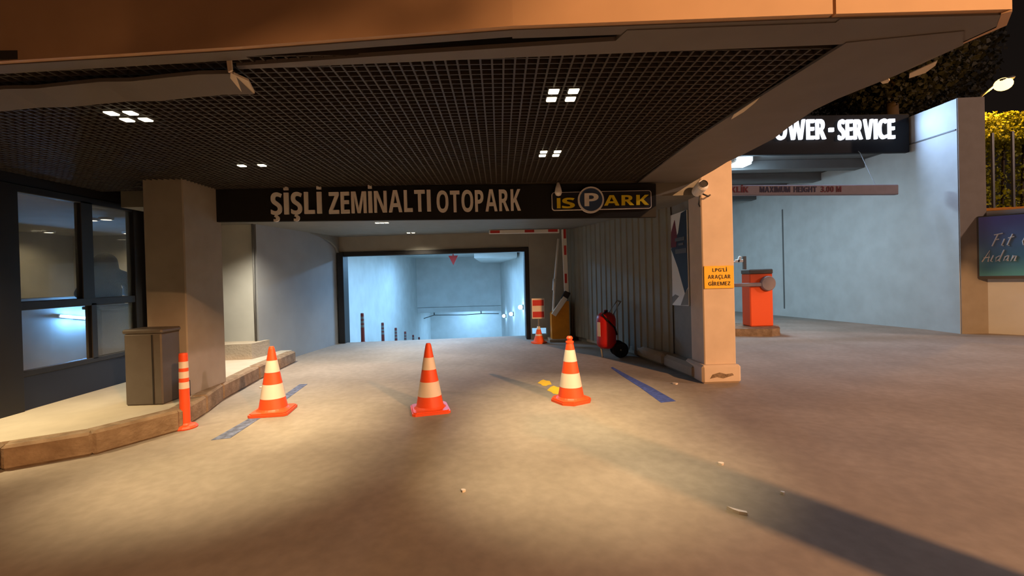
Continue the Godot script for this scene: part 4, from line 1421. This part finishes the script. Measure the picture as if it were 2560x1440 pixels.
	box(st, Vector3(-0.13, 1.72, 0.0), Vector3(0.06, 0.16, 0.05), 0.01, Basis(Vector3(0, 0, 1), -0.4))
	box(st, Vector3(-0.5, 1.66, 0.0), Vector3(0.7, 0.035, 0.04), 0.006)
	obj("fork", st, M.white, t)

# ---------------------------------------------------------------- bin, box, litter
func small_things() -> void:
	var t := thing("metal_bin", "tall grey metal bin standing before the left pillar", "bin", P(-3.72, 0.2, 5.0))
	var st := tool()
	box(st, Vector3(0, 0.37, 0), Vector3(0.38, 0.74, 0.28), 0.012)
	var bin_body := obj("body", st, M.bin, t)
	st = tool()
	box(st, Vector3(0.0, 0.765, 0.0), Vector3(0.41, 0.045, 0.3), 0.015)
	obj("lid", st, M.bin, t)
	st = tool()
	box(st, Vector3(0.10, 0.37, 0.142), Vector3(0.016, 0.72, 0.008), 0.002)
	obj("door_seam", st, M.frame, bin_body)
	st = tool()
	box(st, P(-3.5, 0.29, 5.165), Vector3(0.07, 0.18, 0.06), 0.006)
	tag(obj("socket_box", st, M.frame), "small dark box at the foot of the left pillar", "box")
	var li := [[-0.285, 3.10, 0.024, "tiny pale scrap lying in the middle of the road"], [1.61, 3.375, 0.03, "pale scrap at the upper edge of the dark shadow band"], [1.78, 2.90, 0.018, "tiny pale scrap inside the dark shadow band"], [-3.30, 6.37, 0.045, "pale lump beside the left kerb behind the left cone"], [2.21, 5.83, 0.05, "pale rag on the road left of the pillar plinth"]]
	for s in li:
		st = tool()
		var pts := []
		for k in 7: pts.append(Vector2(s[0] + s[2] * (0.7 + 0.3 * sin(k * 3.1)) * cos(TAU * k / 7), s[1] + s[2] * (0.6 + 0.3 * cos(k * 2.3)) * sin(TAU * k / 7)))
		prism(st, pts, 0.0, 0.014)
		tag(obj("litter_scrap", st, M.band), s[3], "litter")
	st = tool()
	var f := [Vector2(1.335, 2.74), Vector2(1.352, 2.70), Vector2(1.375, 2.672), Vector2(1.415, 2.652), Vector2(1.42, 2.672), Vector2(1.39, 2.692), Vector2(1.36, 2.715)]
	prism(st, f, 0.0, 0.02)
	tag(obj("litter_scrap", st, M.band), "curved white scrap lying in the dark shadow band", "litter")

# ---------------------------------------------------------------- hedge, fence, trees and the far lamp
func leaves(called: String, parent: Node, m: Material, n: int, pick: Callable, size: float) -> void:
	var st := tool()
	quad(st, Vector3(-0.5, 0, 0), Vector3(0, 0.12, 0.5), Vector3(0.5, 0, 0), Vector3(0, 0.06, -0.4), Vector3.UP)
	st.generate_normals()
	var mm := MultiMesh.new()
	mm.transform_format = MultiMesh.TRANSFORM_3D
	mm.mesh = st.commit()
	mm.instance_count = n
	for k in n:
		var b := Basis.from_euler(Vector3(rng.randf() * TAU, rng.randf() * TAU, rng.randf() * TAU)).scaled(Vector3.ONE * size * rng.randf_range(0.6, 1.3))
		mm.set_instance_transform(k, Transform3D(b, pick.call()))
	var o := MultiMeshInstance3D.new()
	o.name = called
	o.multimesh = mm
	o.material_override = m
	o.set_meta("kind", "stuff")
	parent.add_child(o, true)

func greenery() -> void:
	var t := thing("hedge", "yellow-lit trimmed hedge behind the fence bars", "hedge")
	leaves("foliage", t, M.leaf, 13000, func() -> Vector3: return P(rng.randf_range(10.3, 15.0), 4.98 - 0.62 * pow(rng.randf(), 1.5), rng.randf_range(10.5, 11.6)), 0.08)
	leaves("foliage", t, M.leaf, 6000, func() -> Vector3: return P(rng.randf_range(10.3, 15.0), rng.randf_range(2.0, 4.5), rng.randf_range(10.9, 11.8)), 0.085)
	var st := smooth()
	for k in 9: tube(st, [P(10.6 + k * 0.5, 0.0, 11.2), P(10.65 + k * 0.5, 2.5, 11.25), P(10.6 + k * 0.52, 4.6, 11.2)], 0.03, 6)
	obj("stems", st, M.bark, t)
	t = thing("fence", "dark upright bars of a fence above the teal banner", "fence")
	for k in 9:
		st = tool()
		box(st, P(10.55 + k * 0.34, 3.35, 9.95 - k * 0.1), Vector3(0.06, 1.9, 0.04), 0.006)
		obj("bar", st, M.frame, t)
	for y in [2.62]:
		st = tool()
		box(st, P(11.9, y, 9.55), Vector3(3.2, 0.06, 0.05), 0.006, Basis(Vector3.UP, -0.285))
		obj("rail", st, M.yellow_box, t)  # warm lamp light on the rail put into its yellow colour
	t = thing("street_lamp", "orange street lamp glowing above the hedge at the right edge", "street lamp", P(11.56, 5.5, 10.2))
	st = smooth()
	tube(st, [P(-0.35, -5.5, 0.4), P(-0.35, -0.4, 0.4), P(-0.27, -0.15, 0.2), P(-0.05, 0.07, 0.02)], 0.03, 8)
	obj("pole", st, M.grey_paint, t)
	st = tool()
	box(st, P(0.03, 0.1, 0), Vector3(0.36, 0.07, 0.2), 0.03, Basis(Vector3(0, 0, 1), 0.25))
	obj("lamp_head", st, M.grey_paint, t)
	st = smooth()
	var prof := []
	for k in 9: prof.append(Vector2(0.09 * sin(PI * k / 8), -0.09 * cos(PI * k / 8)))
	lathe(st, prof, 16, Transform3D(Basis(Vector3(0, 0, 1), 0.2) * Basis.from_scale(Vector3(2.2, 1.6, 1.5)), P(0.0, 0.0, 0)))
	obj("lamp_lens", st, M.sodium_glow, t)
	omni(t, P(0.0, 0.0, 0), Color(1.0, 0.72, 0.3), 7.0, 0.05)
	# dark trees behind, one placed behind the lamp to catch its glow
	unseen_shade_trees()  # trees out of view, placed to block the street lamp
	var trees := [[12.3, 14.0, 8.3, 2.3, "dark tree placed behind the orange street lamp to catch its glow"], [8.6, 21.5, 8.6, 3.4, "dark tree beyond the lit sign and the tall white wall"], [15.5, 17.5, 9.0, 3.0, "dark tree at the right behind the hedge"]]
	for s in trees:
		t = thing("tree", s[4], "tree", P(s[0], 0, s[1]))
		st = smooth()
		tube(st, [Vector3(0, 0, 0), Vector3(0.05, 3, 0.05), Vector3(-0.05, s[2], 0)], 0.16, 10)
		obj("trunk", st, M.bark, t)
		var rr: float = s[3]
		var hh: float = s[2]
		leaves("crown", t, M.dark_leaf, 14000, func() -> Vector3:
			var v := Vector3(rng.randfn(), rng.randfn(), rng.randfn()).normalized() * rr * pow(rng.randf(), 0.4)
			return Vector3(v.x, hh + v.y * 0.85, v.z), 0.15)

func unseen_shade_trees() -> void:
	var t := thing("tree", "unseen tree behind the viewer, placed to shade the left fascia", "tree", P(3.6, 0, -5.6))  # out of view, crown shaped to darken the left end of the fascia
	var st := smooth()
	tube(st, [Vector3(0, 0, 0), Vector3(0.05, 3, 0.05), Vector3(0, 6.6, 0)], 0.13, 10)
	obj("trunk", st, M.bark, t)
	leaves("crown", t, M.dark_leaf, 5000, func() -> Vector3:
		var x := 2.95 - 4.6 * pow(rng.randf(), 0.75)
		return Vector3(x, lerpf(5.99, 5.74, smoothstep(1.8, 1.2, x)) + 1.4 * rng.randf(), rng.randf_range(-0.5, 0.5)), 0.22)
	t = thing("tree", "unseen tree at the far right behind the viewer, placed to shade the end pillar", "tree", P(11.2, 0, -1.5))  # out of view, crown placed to darken the end pillar and height bar
	st = smooth()
	tube(st, [Vector3(0, 0, 0), Vector3(0.05, 3, 0.05), Vector3(0, 6.0, 0)], 0.13, 10)
	obj("trunk", st, M.bark, t)
	leaves("crown", t, M.dark_leaf, 9000, func() -> Vector3:
		return Vector3(rng.randf_range(-4.0, 2.4), 5.15 + 1.7 * rng.randf(), rng.randf_range(-0.9, 0.9)), 0.22)
